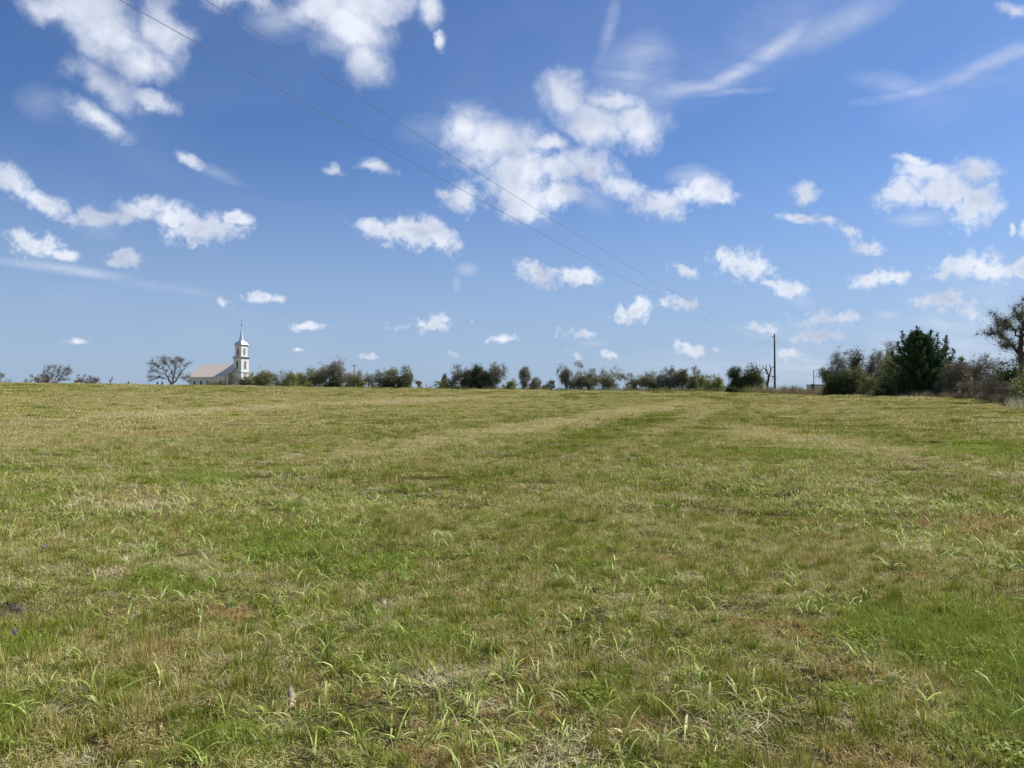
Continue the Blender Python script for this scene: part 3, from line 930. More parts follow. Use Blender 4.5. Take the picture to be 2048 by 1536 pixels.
G_L = 'bare trees along the left crest'
G_M = 'scrub trees along the crest'
T_ = [
 # name, label, cat, px, top, w, Y, style, opts
 ('bare_shrub', 'bare twiggy shrub cut by the left edge of the photo', 'shrub', -4, 745, 36, 235, 'bare', dict()),
 ('bare_shrub', 'low grey shrub at the left foot of the spreading bare tree', 'shrub', 74, 748, 34, 228, 'bare', dict(leaf=500, lm='olive')),
 ('bare_tree', 'smaller leafless tree leaning out left beside the wide two stemmed one', 'tree', 94, 742, 30, 236, 'bare', dict()),
 ('bare_shrub', 'pale low bare shrub just right of the wide leafless tree', 'shrub', 157, 748, 30, 230, 'bare', dict(lean=.2)),
 ('bare_shrub', 'faint row of bare twigs between the pale shrub and the sapling', 'shrub', 184, 750, 36, 238, 'bare', dict()),
 ('sapling', 'tiny lone bare sapling on the crest', 'tree', 222, 751, 11, 225, 'snag', dict()),
 ('green_shrub', 'yellow green leafy shrub touching the church tower', 'shrub', 507, 744, 34, 215, 'green', dict(lowfill=.5)),
 ('bushy_tree', 'rounded grey brown bushy tree right of the church tower', 'tree', 530, 735, 48, 212, 'olive', dict(lowfill=.6)),
 ('bare_shrub', 'thin pale shrub between the bushy tree and the first green bush', 'shrub', 554, 750, 20, 208, 'bare', dict(leaf=300)),
 ('green_shrub', 'first bright green bush of the hedge right of the church', 'shrub', 580, 740, 36, 195, 'green', dict(lowfill=.7)),
 ('green_shrub', 'broad yellow green bush, second in the hedge', 'shrub', 608, 736, 42, 198, 'green', dict(lowfill=.8, lm='lime')),
 ('green_shrub', 'green bush with brown twigs left of the leaning spire tree', 'shrub', 634, 733, 36, 192, 'olive', dict(lowfill=.7)),
 ('leaning_tree', 'tallest grey tree of the hedge with a pointed top leaning left', 'tree', 668, 711, 40, 190, 'grey', dict(lean=-.1, leaf=2600, lowfill=.3)),
 ('scrub_tree', 'rounded grey tree right beside the pointed leaning one', 'tree', 689, 732, 38, 194, 'grey', dict(lowfill=.5, leaf=2600)),
 ('evergreen_shrub', 'black green low bush under the pointed leaning tree', 'shrub', 668, 755, 34, 188, 'dark', dict(lowfill=.8)),
 ('scrub_tree', 'brown green tree standing before the far utility pole', 'tree', 713, 740, 34, 190, 'olive', dict(lowfill=.5)),
 ('scrub_tree', 'see-through grey shrub right of the far utility pole', 'shrub', 738, 744, 36, 194, 'grey', dict(leaf=1000)),
 ('scrub_tree', 'airy grey tree left of the dark based clump', 'tree', 765, 739, 28, 186, 'grey', dict()),
 ('scrub_tree', 'brown and green tree rising from the dark bushes', 'tree', 785, 735, 36, 184, 'olive', dict()),
 ('evergreen_shrub', 'dark low bush at the foot of the brown and green tree', 'shrub', 780, 755, 28, 180, 'dark', dict(lowfill=.9)),
 ('evergreen_shrub', 'dark block shaped bush ending the hedge on its right', 'shrub', 805, 752, 26, 180, 'dark', dict(lowfill=.9)),
 ('scrub_tree', 'spiky topped olive tree at the right end of the hedge', 'tree', 813, 730, 34, 184, 'olive', dict()),
 ('bare_shrub', 'low brown shrub trailing right from the end of the hedge', 'shrub', 837, 760, 18, 178, 'bare', dict(leaf=300)),
 ('weed_stalk', 'single thin weed stalk in the gap of the tree line', 'weed', 853, 762, 6, 170, 'snag', dict()),
 ('scrub_tree', 'little brown topped tree above the long low bush', 'tree', 889, 747, 16, 170, 'grey', dict(leaf=1500)),
 ('low_bush', 'long low olive bush left of the dark evergreen group', 'shrub', 897, 756, 46, 168, 'olive', dict(lowfill=.9)),
 ('dark_tree', 'dark tree with bare limbs thrown out to the left', 'tree', 924, 729, 48, 166, 'grey', dict(leaf=900)),
 ('evergreen_tree', 'dark leafy tree among the limbs of the left reaching tree', 'tree', 935, 735, 34, 164, 'dark', dict(leaf=4000, lowfill=.3)),
 ('evergreen_tree', 'darkest upright evergreen of the middle group', 'tree', 956, 726, 34, 165, 'dark', dict(lowfill=.5)),
 ('evergreen_tree', 'lower dark evergreen on the right of the middle group', 'tree', 975, 740, 36, 163, 'dark', dict(lowfill=.5)),
 ('airy_tree', 'light airy tree with a thin pale trunk', 'tree', 993, 723, 34, 162, 'lime', dict(leaf=1500, lm='olive', pale=True, topheavy=True, twig=5)),
 ('green_shrub', 'small round green bush right of the airy pale tree', 'shrub', 1022, 756, 26, 160, 'green', dict(lowfill=.8)),
 ('lone_tree', 'lone narrow tree with a bulging brown crown on a dark trunk', 'tree', 1050, 732, 26, 158, 'grey', dict(leaf=2600, topheavy=True)),
 ('scrub_bush', 'rounded brown bush right of the lone narrow tree', 'shrub', 1070, 753, 28, 158, 'olive', dict(lowfill=.6, lm='grey')),
 ('scrub_bush', 'small pale grey bush midway in the tree line', 'shrub', 1100, 759, 26, 156, 'grey', dict(lowfill=.4)),
 ('scrub_tree', 'silvery drooping tree left of the dark trunked one', 'tree', 1131, 727, 34, 154, 'grey', dict(leaf=2600, lowfill=.2)),
 ('scrub_tree', 'tall domed dark tree on a visible black trunk', 'tree', 1161, 722, 42, 152, 'grey', dict(leaf=3600, lm='olive')),
 ('scrub_tree', 'brown tree drooping right beside the tall domed one', 'tree', 1184, 736, 28, 153, 'grey', dict(leaf=1800)),
 ('scrub_tree', 'isolated round brown tree with a dark leafy base', 'tree', 1217, 731, 46, 150, 'grey', dict(leaf=4200, lowfill=.4, lm='olive')),
 ('scrub_tree', 'thin pale green tree just left of the long thicket', 'tree', 1272, 745, 34, 146, 'olive', dict(leaf=1600)),
 ('scrub_tree', 'olive rounded tree opening the long thicket', 'tree', 1297, 740, 42, 144, 'olive', dict(lowfill=.6)),
 ('scrub_tree', 'grey see-through tree second in the long thicket', 'tree', 1323, 741, 32, 145, 'grey', dict(leaf=2000, lowfill=.3)),
 ('scrub_tree', 'tallest twiggy tree of the long thicket', 'tree', 1346, 731, 32, 143, 'grey', dict(leaf=3000, lowfill=.4)),
 ('scrub_tree', 'green grey tree between the two tallest of the thicket', 'tree', 1368, 736, 30, 142, 'olive', dict(lowfill=.6)),
 ('scrub_tree', 'upright dark grey tree at the right of the thicket', 'tree', 1390, 732, 28, 140, 'grey', dict(leaf=3600, lowfill=.6, lm='olive')),
 ('green_shrub', 'green bush right of the upright dark grey tree', 'shrub', 1409, 747, 30, 138, 'green', dict(lowfill=.8)),
 ('green_shrub', 'low spreading green bush left of the big dark one', 'shrub', 1434, 747, 40, 136, 'green', dict(lowfill=.8)),
 ('evergreen_tree', 'big domed dark green tree left of the dead tree', 'tree', 1482, 728, 62, 130, 'dark', dict(lowfill=.6, lm='dark')),
 ('green_shrub', 'golden green bush sloping down right of the big dark dome', 'shrub', 1510, 738, 38, 129, 'olive', dict(lowfill=.9, lm='olive')),
 ('evergreen_shrub', 'small round dark bush at the foot of the big dark dome', 'shrub', 1462, 770, 30, 122, 'dark', dict(lowfill=.9)),
 # right hand group
 ('vine_tree', 'grey drooping vine covered tree, leftmost of the right group', 'tree', 1669, 696, 38, 100, 'grey', dict(leaf=1500)),
 ('evergreen_tree', 'wide black green bush under the drooping vine tree', 'shrub', 1678, 732, 66, 96, 'dark', dict(lowfill=.9)),
 ('evergreen_tree', 'dark green tree with a narrow grey topped crown', 'tree', 1711, 689, 38, 102, 'dark', dict(leaf=4200)),
 ('vine_tree', 'grey twiggy tree left of the pale green sprigs', 'tree', 1745, 694, 38, 101, 'grey', dict(leaf=1400)),
 ('green_shrub', 'grey green bush in front of the vine trees', 'shrub', 1712, 728, 56, 97, 'olive', dict(lowfill=.7)),
 ('green_shrub', 'brownish olive bush beside the big cedar', 'shrub', 1742, 740, 60, 93, 'olive', dict(lowfill=.8, lm='olive')),
 ('budding_tree', 'pale budding tree with upright sprigs behind the cedar', 'tree', 1774, 681, 34, 96, 'lime', dict(leaf=700, twig=7)),
 ('green_shrub', 'yellow green bush pressed against the left of the cedar', 'shrub', 1786, 697, 50, 90, 'green', dict(lm='lime', lowfill=.3, leaf=2600)),
 ('evergreen_shrub', 'little round dark bush at the left foot of the cedar', 'shrub', 1762, 773, 24, 84, 'dark', dict(lowfill=.9)),
 ('evergreen_shrub', 'dark bush joined to the left skirt of the cedar', 'shrub', 1790, 722, 60, 85, 'dark', dict(lowfill=.9)),
 ('brush', 'grey brown thicket right of the cedar', 'shrub', 1912, 716, 56, 74, 'brush', dict(lm='olive')),
 ('brush', 'twiggy brown thicket with a ragged top in the right hedge', 'shrub', 1950, 710, 60, 72, 'brush', dict(lm='grey')),
 ('green_shrub', 'small lime green shrub glowing in the brown thicket', 'shrub', 1934, 738, 24, 68, 'green', dict(lm='lime', leaf=2600)),
 ('brush', 'low reddish brown brush below the ragged thicket', 'shrub', 1960, 748, 60, 66, 'brush', dict()),
 ('brush', 'dull brown brush before the dark cedars on the right', 'shrub', 2000, 742, 60, 62, 'brush', dict(lm='olive')),
 ('evergreen_tree', 'low dark evergreen left of the tall bare tree', 'tree', 2000, 716, 50, 66, 'dark', dict(lowfill=.5)),
 ('evergreen_tree', 'tall dark evergreen under the tall bare tree', 'tree', 2036, 696, 66, 60, 'dark', dict(lowfill=.7)),
 ('green_shrub', 'fresh green shrub at the right edge of the photo', 'shrub', 2068, 712, 84, 50, 'green', dict(lowfill=.5, lscale=.9)),
 ('brush', 'brown brush at the foot of the right edge shrub', 'shrub', 2034, 752, 60, 54, 'brush', dict(lm='grey')),
 ('evergreen_tree', 'dark evergreen just outside the right edge, casting shade on the field', 'tree', 2160, 650, 120, 42, 'dark', dict(lowfill=.7)),
 ('evergreen_tree', 'second dark evergreen outside the right edge, casting shade on the field', 'tree', 2290, 640, 130, 36, 'dark', dict(lowfill=.7)),
]
for k, (nm, lb, cat, px, top, wp, Y, sty, kw) in enumerate(T_):
    tree(nm, lb, cat, px, top, wp, Y, sty, 1000 + k * 7, **kw)


# the big cedar: a pointed crown of upswept feathery sprays
def cedar(px, top, wpx, Y, seed):
    rng = np.random.default_rng(seed)
    tp = pt(px, top, Y); z0 = float(terr(tp.x, Y)); H = tp.z - z0; W = wpx / F * Y
    root = bpy.data.objects.new('cedar_tree', None); COL.objects.link(root); root.location = (tp.x, Y, z0)
    tag(root, 'broad pointed dark cedar, biggest tree of the right hand group', 'tree')
    lines = [np.array([[0, 0, -.2], [.05, 0, H * .4], [-.03, .05, H * .75], [-.5, 0, H * .90]])]
    rad = [np.array([.28, .2, .1, .02])]
    VV, TT = [], []; QQ = []; o = 0
    nb = 270
    for k in range(nb):
        t = (k + .5) / nb
        h0 = H * (.02 + .88 * t ** 1.0)
        prof = (1 - t) ** .95 * 1.13 + .02 if t > .3 else .80 + .04 * t / .3
        rr_ = W * .5 * prof * rng.uniform(.72, 1.08) + .12
        a = k * 2.39996 + rng.normal(0, .3)
        hor = np.array([math.cos(a), math.sin(a), 0])
        if t > .93: rr_ *= .8
        tipz = h0 + rr_ * rng.uniform(.25, .75) * (.4 + .9 * t)
        ax_ = np.array([-.62 * t, 0, 0]); p0_ = ax_ + np.array([0, 0, h0]); p3 = ax_ + hor * rr_ + np.array([0, 0, min(tipz, H * 1.0)])
        p1 = p0_ + hor * rr_ * .45 + np.array([0, 0, rng.uniform(-.1, .1)])
        ts = np.linspace(0, 1, 6)[:, None]
        C = (1 - ts) ** 2 * p0_ + 2 * ts * (1 - ts) * p1 + ts ** 2 * p3
        lines.append(C); rad.append(np.linspace(.05, .012, 6))
        # sprays along the outer part of the limb
        ns = 30
        for s in range(ns):
            f = rng.uniform(.25, 1.0) ** .7
            c = (1 - f) ** 2 * p0_ + 2 * f * (1 - f) * p1 + f ** 2 * p3
            dv = hor * .7 + np.array([0, 0, .75]) + rng.normal(0, .38, 3); dv /= np.linalg.norm(dv)
            L = rng.uniform(.18, .5) * (1.15 - .35 * t)
            m = 11
            fr = rng.random(m)
            Cc = c + dv * L * fr[:, None] + rng.normal(0, .055, (m, 3)) * (1.25 - fr)[:, None]
            V, Q_ = cards(rng, Cc, .125, .45, dirs=np.repeat(dv[None], m, 0))
            VV.append(V); QQ.append(Q_ + o); o += len(V)
            TT.append(np.repeat(np.clip(rng.normal(.45 + .25 * (s % 2), .2, m), 0, 1), 4))
    for dx_, row, k_ in [(-12, 653, 1), (-45, 664, 1), (10, 662, 1), (43, 673, 1), (60, 700, 1), (-56, 684, 1), (74, 716, 1), (-28, 662, 1), (26, 668, 1), (-66, 706, 1), (5, 680, -1), (-35, 690, -1), (35, 695, -1)]:
        tz = pt(px, row, Y).z - z0; tx = dx_ / F * Y; dy = rng.uniform(-.5, .3) if k_ > 0 else -1.0
        p0_ = np.array([tx * .25, dy * .4, tz * .55]); p1 = np.array([tx * .95, dy, tz * .72]); p3 = np.array([tx, dy, tz])
        ts = np.linspace(0, 1, 6)[:, None]
        lines.append((1 - ts) ** 2 * p0_ + 2 * ts * (1 - ts) * p1 + ts ** 2 * p3); rad.append(np.linspace(.05, .012, 6))
        for s in range(70):
            f = rng.uniform(.05, 1.0); c = (1 - f) ** 2 * p0_ + 2 * f * (1 - f) * p1 + f ** 2 * p3
            a = rng.random() * 6.28; dv = np.array([math.cos(a) * .8, math.sin(a) * .8, .7]) + rng.normal(0, .2, 3); dv /= np.linalg.norm(dv)
            L = (1.10 - f) * rng.uniform(.5, 1.5) + .08; m = 12; fr = rng.random(m)
            V, Q_ = cards(rng, c + dv * L * fr[:, None] + rng.normal(0, .05, (m, 3)), .15, .5, dirs=np.repeat(dv[None], m, 0))
            VV.append(V); QQ.append(Q_ + o); o += len(V); TT.append(np.repeat(np.clip(rng.normal(.55, .2, m), 0, 1), 4))
    # inner mass
    n = 9000
    tt = rng.random(n) ** 1.1; a = rng.random(n) * 6.28
    rr_ = np.sqrt(rng.random(n)) * W * .42 * (1 - tt) ** .8
    C = np.column_stack([np.cos(a) * rr_, np.sin(a) * rr_, tt * H * .82 + .05])
    V, Q_ = cards(rng, C, .26, .6); VV.append(V); QQ.append(Q_ + o); TT.append(np.repeat(rng.uniform(0, .7, n), 4))
    V, Q2 = tubes(lines, rad, 5)
    link('trunk', mesh_np('trunk', V, [Q2], [M_barkdark]), root)
    link('crown', mesh_np('crown', np.concatenate(VV), [np.concatenate(QQ)], [LEAF['cedar']], tone=np.concatenate(TT)), root)


cedar(1847, 653, 150, 78, 77)


def drawn_tree(name, label, Y, strokes, seed, bark, twigs=0, leaves=0, tl=.5, ww=.007, wig=.035, twm=None):
    """limbs given by the way they run: [(px, py, radius in metres), ...], each with its own spread in depth"""
    rng = np.random.default_rng(seed)
    bx = pt(strokes[0][0][0], strokes[0][0][1], Y); z0 = float(terr(bx.x, Y))
    root = bpy.data.objects.new(name, None); COL.objects.link(root); root.location = (bx.x, Y, z0); tag(root, label, 'tree')
    lines, rad = [], []; ends = {}
    for st in strokes:
        key = (st[0][0], st[0][1]); dy = ends.get(key, 0.0); sl = rng.normal(0, .35); P_ = []
        for k, (a, b_, r_) in enumerate(st):
            yy = dy + sl * k
            ends[(a, b_)] = yy
            p = pt(a, b_, Y + yy); P_.append((p.x - bx.x, yy, p.z - z0))
        if st is strokes[0]: P_ = [(P_[0][0], P_[0][1], -.2)] + P_[1:]
        P_ = np.array(P_); R_ = np.array([v[2] for v in st])
        # gnarled subdivision
        t = np.linspace(0, len(P_) - 1, (len(P_) - 1) * 4 + 1)
        Q2 = np.column_stack([np.interp(t, range(len(P_)), P_[:, i_]) for i_ in range(3)]); r2 = np.interp(t, range(len(P_)), R_)
        Q2[1:-1] += rng.normal(0, wig, (len(Q2) - 2, 3)) * (1 + tl)
        lines.append(Q2); rad.append(r2)
    extra = []
    for L_, r_ in zip(lines, rad):     # short side twigs
        for k in range(3, len(L_), 2):
            d_ = rng.normal(0, 1, 3); d_[2] = abs(d_[2]) * .7; d_ /= np.linalg.norm(d_); l_ = rng.uniform(.25, .7) * (1 + tl)
            m_ = L_[k] + d_ * l_ * .5 + rng.normal(0, .05, 3); extra.append((np.array([L_[k], m_, L_[k] + d_ * l_ + rng.normal(0, .1, 3)]), np.array([r_[k] * .45, r_[k] * .3, .01])))
    V, Q_ = tubes(lines + [e[0] for e in extra], rad + [e[1] for e in extra], 6)
    link('trunk', mesh_np('trunk', V, [Q_], [bark], smooth=True), root)
    if twigs:
        tips = np.concatenate([L_[3:] for L_ in lines[1:]] + [e[0][1:] for e in extra])
        n = twigs; a = tips[rng.integers(0, len(tips), n)]
        dd = rng.normal(0, 1, (n, 3)); dd[:, 2] += .35; dd /= np.linalg.norm(dd, axis=1)[:, None]
        L = rng.uniform(.3, 1.0, n)[:, None] * tl
        m = a + dd * L; e = m + (dd + rng.normal(0, .5, (n, 3))) * L * .9
        sd = np.cross(dd, rng.normal(0, 1, (n, 3))); sd /= np.linalg.norm(sd, axis=1)[:, None]
        V = np.stack([a - sd * ww, a + sd * ww, m + sd * ww * .8, m - sd * ww * .8, e], 1).reshape(-1, 3); b0 = np.arange(n)[:, None] * 5
        C = e[rng.integers(0, n, leaves)] + rng.normal(0, .12, (leaves, 3)); V2, Q2 = cards(rng, C, .075 + .0006 * Y)
        FF = [Q2, b0 + np.array([0, 1, 2, 3])[None] + len(V2), b0 + np.array([3, 2, 4])[None] + len(V2)]
        mi = np.concatenate([np.zeros(len(Q2)), np.ones(2 * n)])
        link('crown', mesh_np('crown', np.concatenate([V2, V]), FF, [LEAF['grey'], twm or M_twig], midx=mi, tone=np.concatenate([np.repeat(rng.random(leaves), 4), np.repeat(rng.random(n), 5)])), root)
    return root


z6 = lambda u, v, r_: (1380 + u / 6.827, 640 + v / 6.827, r_)
drawn_tree('dead_tree', 'gnarled dead tree left of the tall utility pole', 132,
    [[z6(1045, 935, .24), z6(1060, 840, .20), z6(1080, 760, .17)], [z6(1080, 760, .13), z6(1050, 700, .10), z6(1000, 655, .05)], [z6(1050, 700, .09), z6(1040, 650, .07), z6(1045, 605, .03)],
     [z6(1080, 760, .13), z6(1108, 690, .10), z6(1092, 640, .07), z6(1090, 597, .03)], [z6(1108, 690, .07), z6(1145, 632, .03)], [z6(1080, 760, .09), z6(1130, 772, .07), z6(1185, 795, .02)],
     [z6(1130, 772, .05), z6(1118, 845, .02)], [z6(1080, 760, .07), z6(1030, 722, .05), z6(985, 716, .02)]], 5, M_barkdark, tl=.3)
drawn_tree('dead_tree', 'thin dead tree with two bare forks rising from the golden bush', 131.5,
    [[z6(985, 935, .2), z6(965, 800, .15), z6(940, 730, .12)], [z6(940, 730, .10), z6(900, 655, .07), z6(903, 600, .03)], [z6(940, 730, .09), z6(985, 680, .06), z6(1000, 622, .03)], [z6(900, 655, .05), z6(862, 645, .02)]], 6, M_barkdark, tl=.2)
z8 = lambda u, v, r_: (1780 + u / 5.907, 600 + v / 5.907, r_)
drawn_tree('tall_bare_tree', 'tallest bare tree, reaching a crooked limb left at the right edge', 58,
    [[z8(1550, 1000, .24), z8(1545, 650, .19), z8(1550, 450, .15)], [z8(1550, 450, .13), z8(1575, 300, .09), z8(1560, 90, .03)], [z8(1545, 650, .12), z8(1440, 520, .09), z8(1340, 430, .07), z8(1290, 380, .055)],
     [z8(1290, 380, .04), z8(1220, 400, .03), z8(1150, 400, .012)], [z8(1290, 380, .045), z8(1268, 290, .03), z8(1256, 200, .012)], [z8(1550, 450, .08), z8(1450, 360, .05), z8(1400, 290, .02)],
     [z8(1450, 360, .04), z8(1370, 330, .025), z8(1300, 250, .01)], [z8(1575, 300, .06), z8(1500, 200, .04), z8(1470, 110, .015)], [z8(1550, 450, .10), z8(1650, 330, .07), z8(1700, 180, .03)],
     [z8(1545, 650, .12), z8(1680, 520, .09), z8(1800, 400, .04)], [z8(1575, 300, .06), z8(1620, 190, .04), z8(1650, 100, .015)], [z8(1440, 520, .05), z8(1380, 560, .03), z8(1330, 545, .01)]], 7, M_barkdark, twigs=7500, leaves=3000, tl=.36, twm=leafmat('dark_twigs', (.06, .055, .048), (.19, .18, .155), .05))


# the big bare tree left of the church, with balls of mistletoe
def big_bare():
    Y = 222.0
    z = lambda *p_: [(280 + u / 6.827, 620 + v / 6.827, r_) for u, v, r_ in p_]
    r = drawn_tree('bare_tree', 'large leafless tree with dark balls of mistletoe left of the church', Y, [
        z((435, 1030, .30), (400, 960, .24), (360, 890, .18), (320, 800, .12), (270, 710, .07), (240, 650, .03)), z((435, 1030, .28), (460, 900, .18), (480, 780, .12), (500, 690, .06), (512, 650, .03)),
        z((435, 1030, .26), (520, 920, .16), (560, 850, .12), (620, 770, .07), (672, 718, .03)), z((320, 800, .09), (240, 770, .06), (160, 690, .03)), z((360, 890, .10), (260, 860, .07), (135, 785, .03)),
        z((400, 960, .10), (280, 925, .07), (105, 905, .03)), z((480, 780, .08), (420, 720, .05), (400, 655, .03)), z((460, 900, .10), (400, 800, .08), (350, 700, .05), (330, 650, .03)),
        z((520, 920, .09), (600, 930, .06), (685, 890, .03)), z((560, 850, .08), (560, 760, .05), (545, 675, .03)), z((320, 800, .07), (330, 720, .05), (300, 660, .03)), z((260, 860, .06), (200, 830, .04), (130, 850, .03)),
        z((280, 925, .06), (180, 950, .04), (110, 975, .03)), z((500, 690, .05), (560, 700, .03), (590, 670, .02)), z((600, 930, .05), (650, 960, .03), (670, 985, .02)), z((240, 770, .05), (190, 740, .03), (140, 730, .02))],
        4242, M_bark, twigs=5200, leaves=60, tl=.85, ww=.015, wig=.06)
    rng = np.random.default_rng(9)
    for (mx, my, s) in [(346.5, 723, .62), (331, 728, .36), (316, 733, .40), (333, 741, .36), (343, 746, .34), (319, 753, .4)]:
        p = pt(mx, my, Y); rel = p - r.location
        n = 170
        C = np.array(rel)[None] + rng.normal(0, s * .42, (n, 3))
        V, Q_ = cards(rng, C, .2, .6)
        link('mistletoe_leaves', mesh_np('mistletoe_leaves', V, [Q_], [LEAF['dark']], tone=np.repeat(rng.random(n), 4)), r)


big_bare()
z1 = lambda *p_: [(u / 6.827, 680 + v / 6.827, r_) for u, v, r_ in p_]
drawn_tree('bare_tree', 'wide leafless tree with two dark stems, left of the church group', 232, [
    z1((720, 600, .25), (705, 490, .16), (650, 440, .10), (590, 395, .04)), z1((720, 600, .2), (790, 470, .12), (805, 420, .08), (815, 370, .03)), z1((705, 490, .10), (740, 400, .07), (765, 360, .03)),
    z1((720, 600, .2), (790, 560, .16), (840, 500, .11), (880, 430, .07), (900, 380, .03)), z1((840, 500, .08), (915, 480, .05), (965, 430, .03)), z1((705, 490, .08), (640, 520, .06), (565, 490, .03)),
    z1((650, 440, .06), (660, 400, .04), (690, 365, .02)), z1((790, 560, .08), (870, 545, .06), (950, 545, .03)), z1((880, 430, .05), (930, 410, .03), (945, 390, .02))],
    4343, M_bark, twigs=3200, leaves=60, tl=.8, ww=.014, wig=.05)


# ---------------------------------------------------------------- weeds along the foot of the tree lines
def weed_band(name, label, pts, n, hmin, hmax, mat_, seed, twist=.35, width=.02, sdn=.8):
    """pts: list of (px, depth)"""
    rng = np.random.default_rng(seed)
    pxs = np.array([p[0] for p in pts], float); Ys = np.array([p[1] for p in pts], float)
    t = rng.uniform(pxs[0], pxs[-1], n); Yd = np.interp(t, pxs, Ys) + rng.normal(0, sdn, n)
    cl = .5 + .5 * np.sin(t * .21 + 2 * np.sin(t * .053)) * np.sin(t * .083 + 1)
    x = (t - 1024) / F * Yd; z = terr(x, Yd)
    Hh = rng.uniform(hmin, hmax, n) * (.45 + .75 * cl)
    lx, ly = rng.normal(0, twist, n), rng.normal(0, twist, n)
    a = rng.random(n) * 3.14; sx, sy = np.cos(a) * width / 2, np.sin(a) * width / 2
    B = np.column_stack([x, Yd, z - .03])
    M_ = B + np.column_stack([lx * Hh * .45, ly * Hh * .45, Hh * .6])
    E = B + np.column_stack([lx * Hh * 1.1, ly * Hh * 1.1, Hh])
    S_ = np.column_stack([sx, sy, np.zeros(n)])
    V = np.stack([B - S_ * .6, B + S_ * .6, M_ + S_, M_ - S_, E], 1).reshape(-1, 3)
    b0 = np.arange(n)[:, None] * 5
    o = link(name, mesh_np(name, V, [b0 + np.array([0, 1, 2, 3])[None], b0 + np.array([3, 2, 4])[None]], [mat_], tone=np.repeat(rng.random(n), 5)))
    tag(o, label, 'weeds', kind='stuff')


M_dryweed = leafmat('dry_weeds', (.16, .115, .065), (.40, .32, .19), .25)
M_greenweed = leafmat('olive_weeds', (.12, .13, .04), (.33, .32, .13), .35)
weed_band('dry_weeds', 'tawny dry weeds between the utility pole and the right hand trees', [(1505, 121), (1600, 112), (1760, 90)], 5200, .5, 1.25, M_dryweed, 31, width=.045, sdn=1.6)
weed_band('olive_weeds', 'olive weeds behind the tawny ones beside the utility pole', [(1490, 128), (1600, 118), (1740, 98)], 3600, .6, 1.8, M_greenweed, 32, width=.05, sdn=2.0)
weed_band('dry_weeds', 'tawny weeds and dead stalks under the right hand thicket', [(1790, 78), (1880, 73), (1960, 65), (2048, 49), (2160, 42)], 7000, .25, .85, M_dryweed, 33, width=.03, sdn=1.1)
weed_band('pale_stalks', 'pale leafy stalks in front of the right edge shrub', [(2010, 50), (2048, 46), (2120, 42)], 900, .25, .9, leafmat('pale_weeds', (.30, .30, .17), (.55, .52, .36), .3), 34, width=.03, sdn=1.3)
weed_band('crest_weeds', 'thin fringe of weeds at the foot of the crest trees', [(540, 205), (720, 185), (900, 165), (1120, 152), (1260, 142), (1500, 126)], 6500, .5, 1.3, M_greenweed, 35, width=.06, sdn=3.0)
weed_band('dry_weeds', 'low grey weeds on the skyline left of the church', [(40, 228), (240, 225), (380, 215)], 1500, .5, 1.6, M_dryweed, 36, width=.06, sdn=3.0)

# ---------------------------------------------------------------- church
CY = 237.0
cxp = (482 - 1024) / F * CY
CG = 4.1            # ground level under the church
SCL = CY / F
zrow = lambda y: pt(482, y, CY).z
fa = R(115)         # the way the front faces, clockwise from straight ahead
church = bpy.data.objects.new('church', None); COL.objects.link(church)
church.location = (cxp, CY, CG)
church.rotation_euler = (0, 0, -fa)     # local +Y = front
tag(church, 'white wooden church with a tan metal roof and a tall steeple', 'church')

ms_, q, o = mat('white_siding')
p = q.n('ShaderNodeBsdfPrincipled')
co = q.n('ShaderNodeTexCoord').outputs['Object']
sp = q.n('ShaderNodeSeparateXYZ'); q.put(sp.inputs[0], co)
lap = q.math('FRACT', q.math('MULTIPLY', sp.outputs[2], 7.0))
nzz = q.noise(co, 1.3, 4, .6)
q.put(p.inputs['Base Color'], q.mix(q.maprange(nzz, .3, .75), (.80, .80, .78), (.70, .70, .67)))
p.inputs['Roughness'].default_value = .55
b = q.n('ShaderNodeBump'); b.inputs['Strength'].default_value = .5; b.inputs['Distance'].default_value = .03
q.put(b.inputs['Height'], lap); q.put(p.inputs['Normal'], b.outputs[0]); q.put(o.inputs[0], p.outputs[0])
M_siding = ms_
M_trim = simple('white_trim', (.78, .78, .76), .5, .04)
M_grey = simple('grey_cornice', (.50, .49, .47), .6, .08)
M_roof = simple('tan_metal_roof', (.86, .72, .56), .5, .06, 1.0)
M_spire = simple('painted_metal_spire', (.72, .73, .74), .35, .05, 2.0, metal=.35)
M_louver = simple('grey_louvers', (.16, .145, .13), .8, .1)
M_glass = simple('dark_window_glass', (.02, .025, .03), .15, .1)
M_iron = simple('dark_iron', (.09, .09, .10), .5, .1, metal=.5)


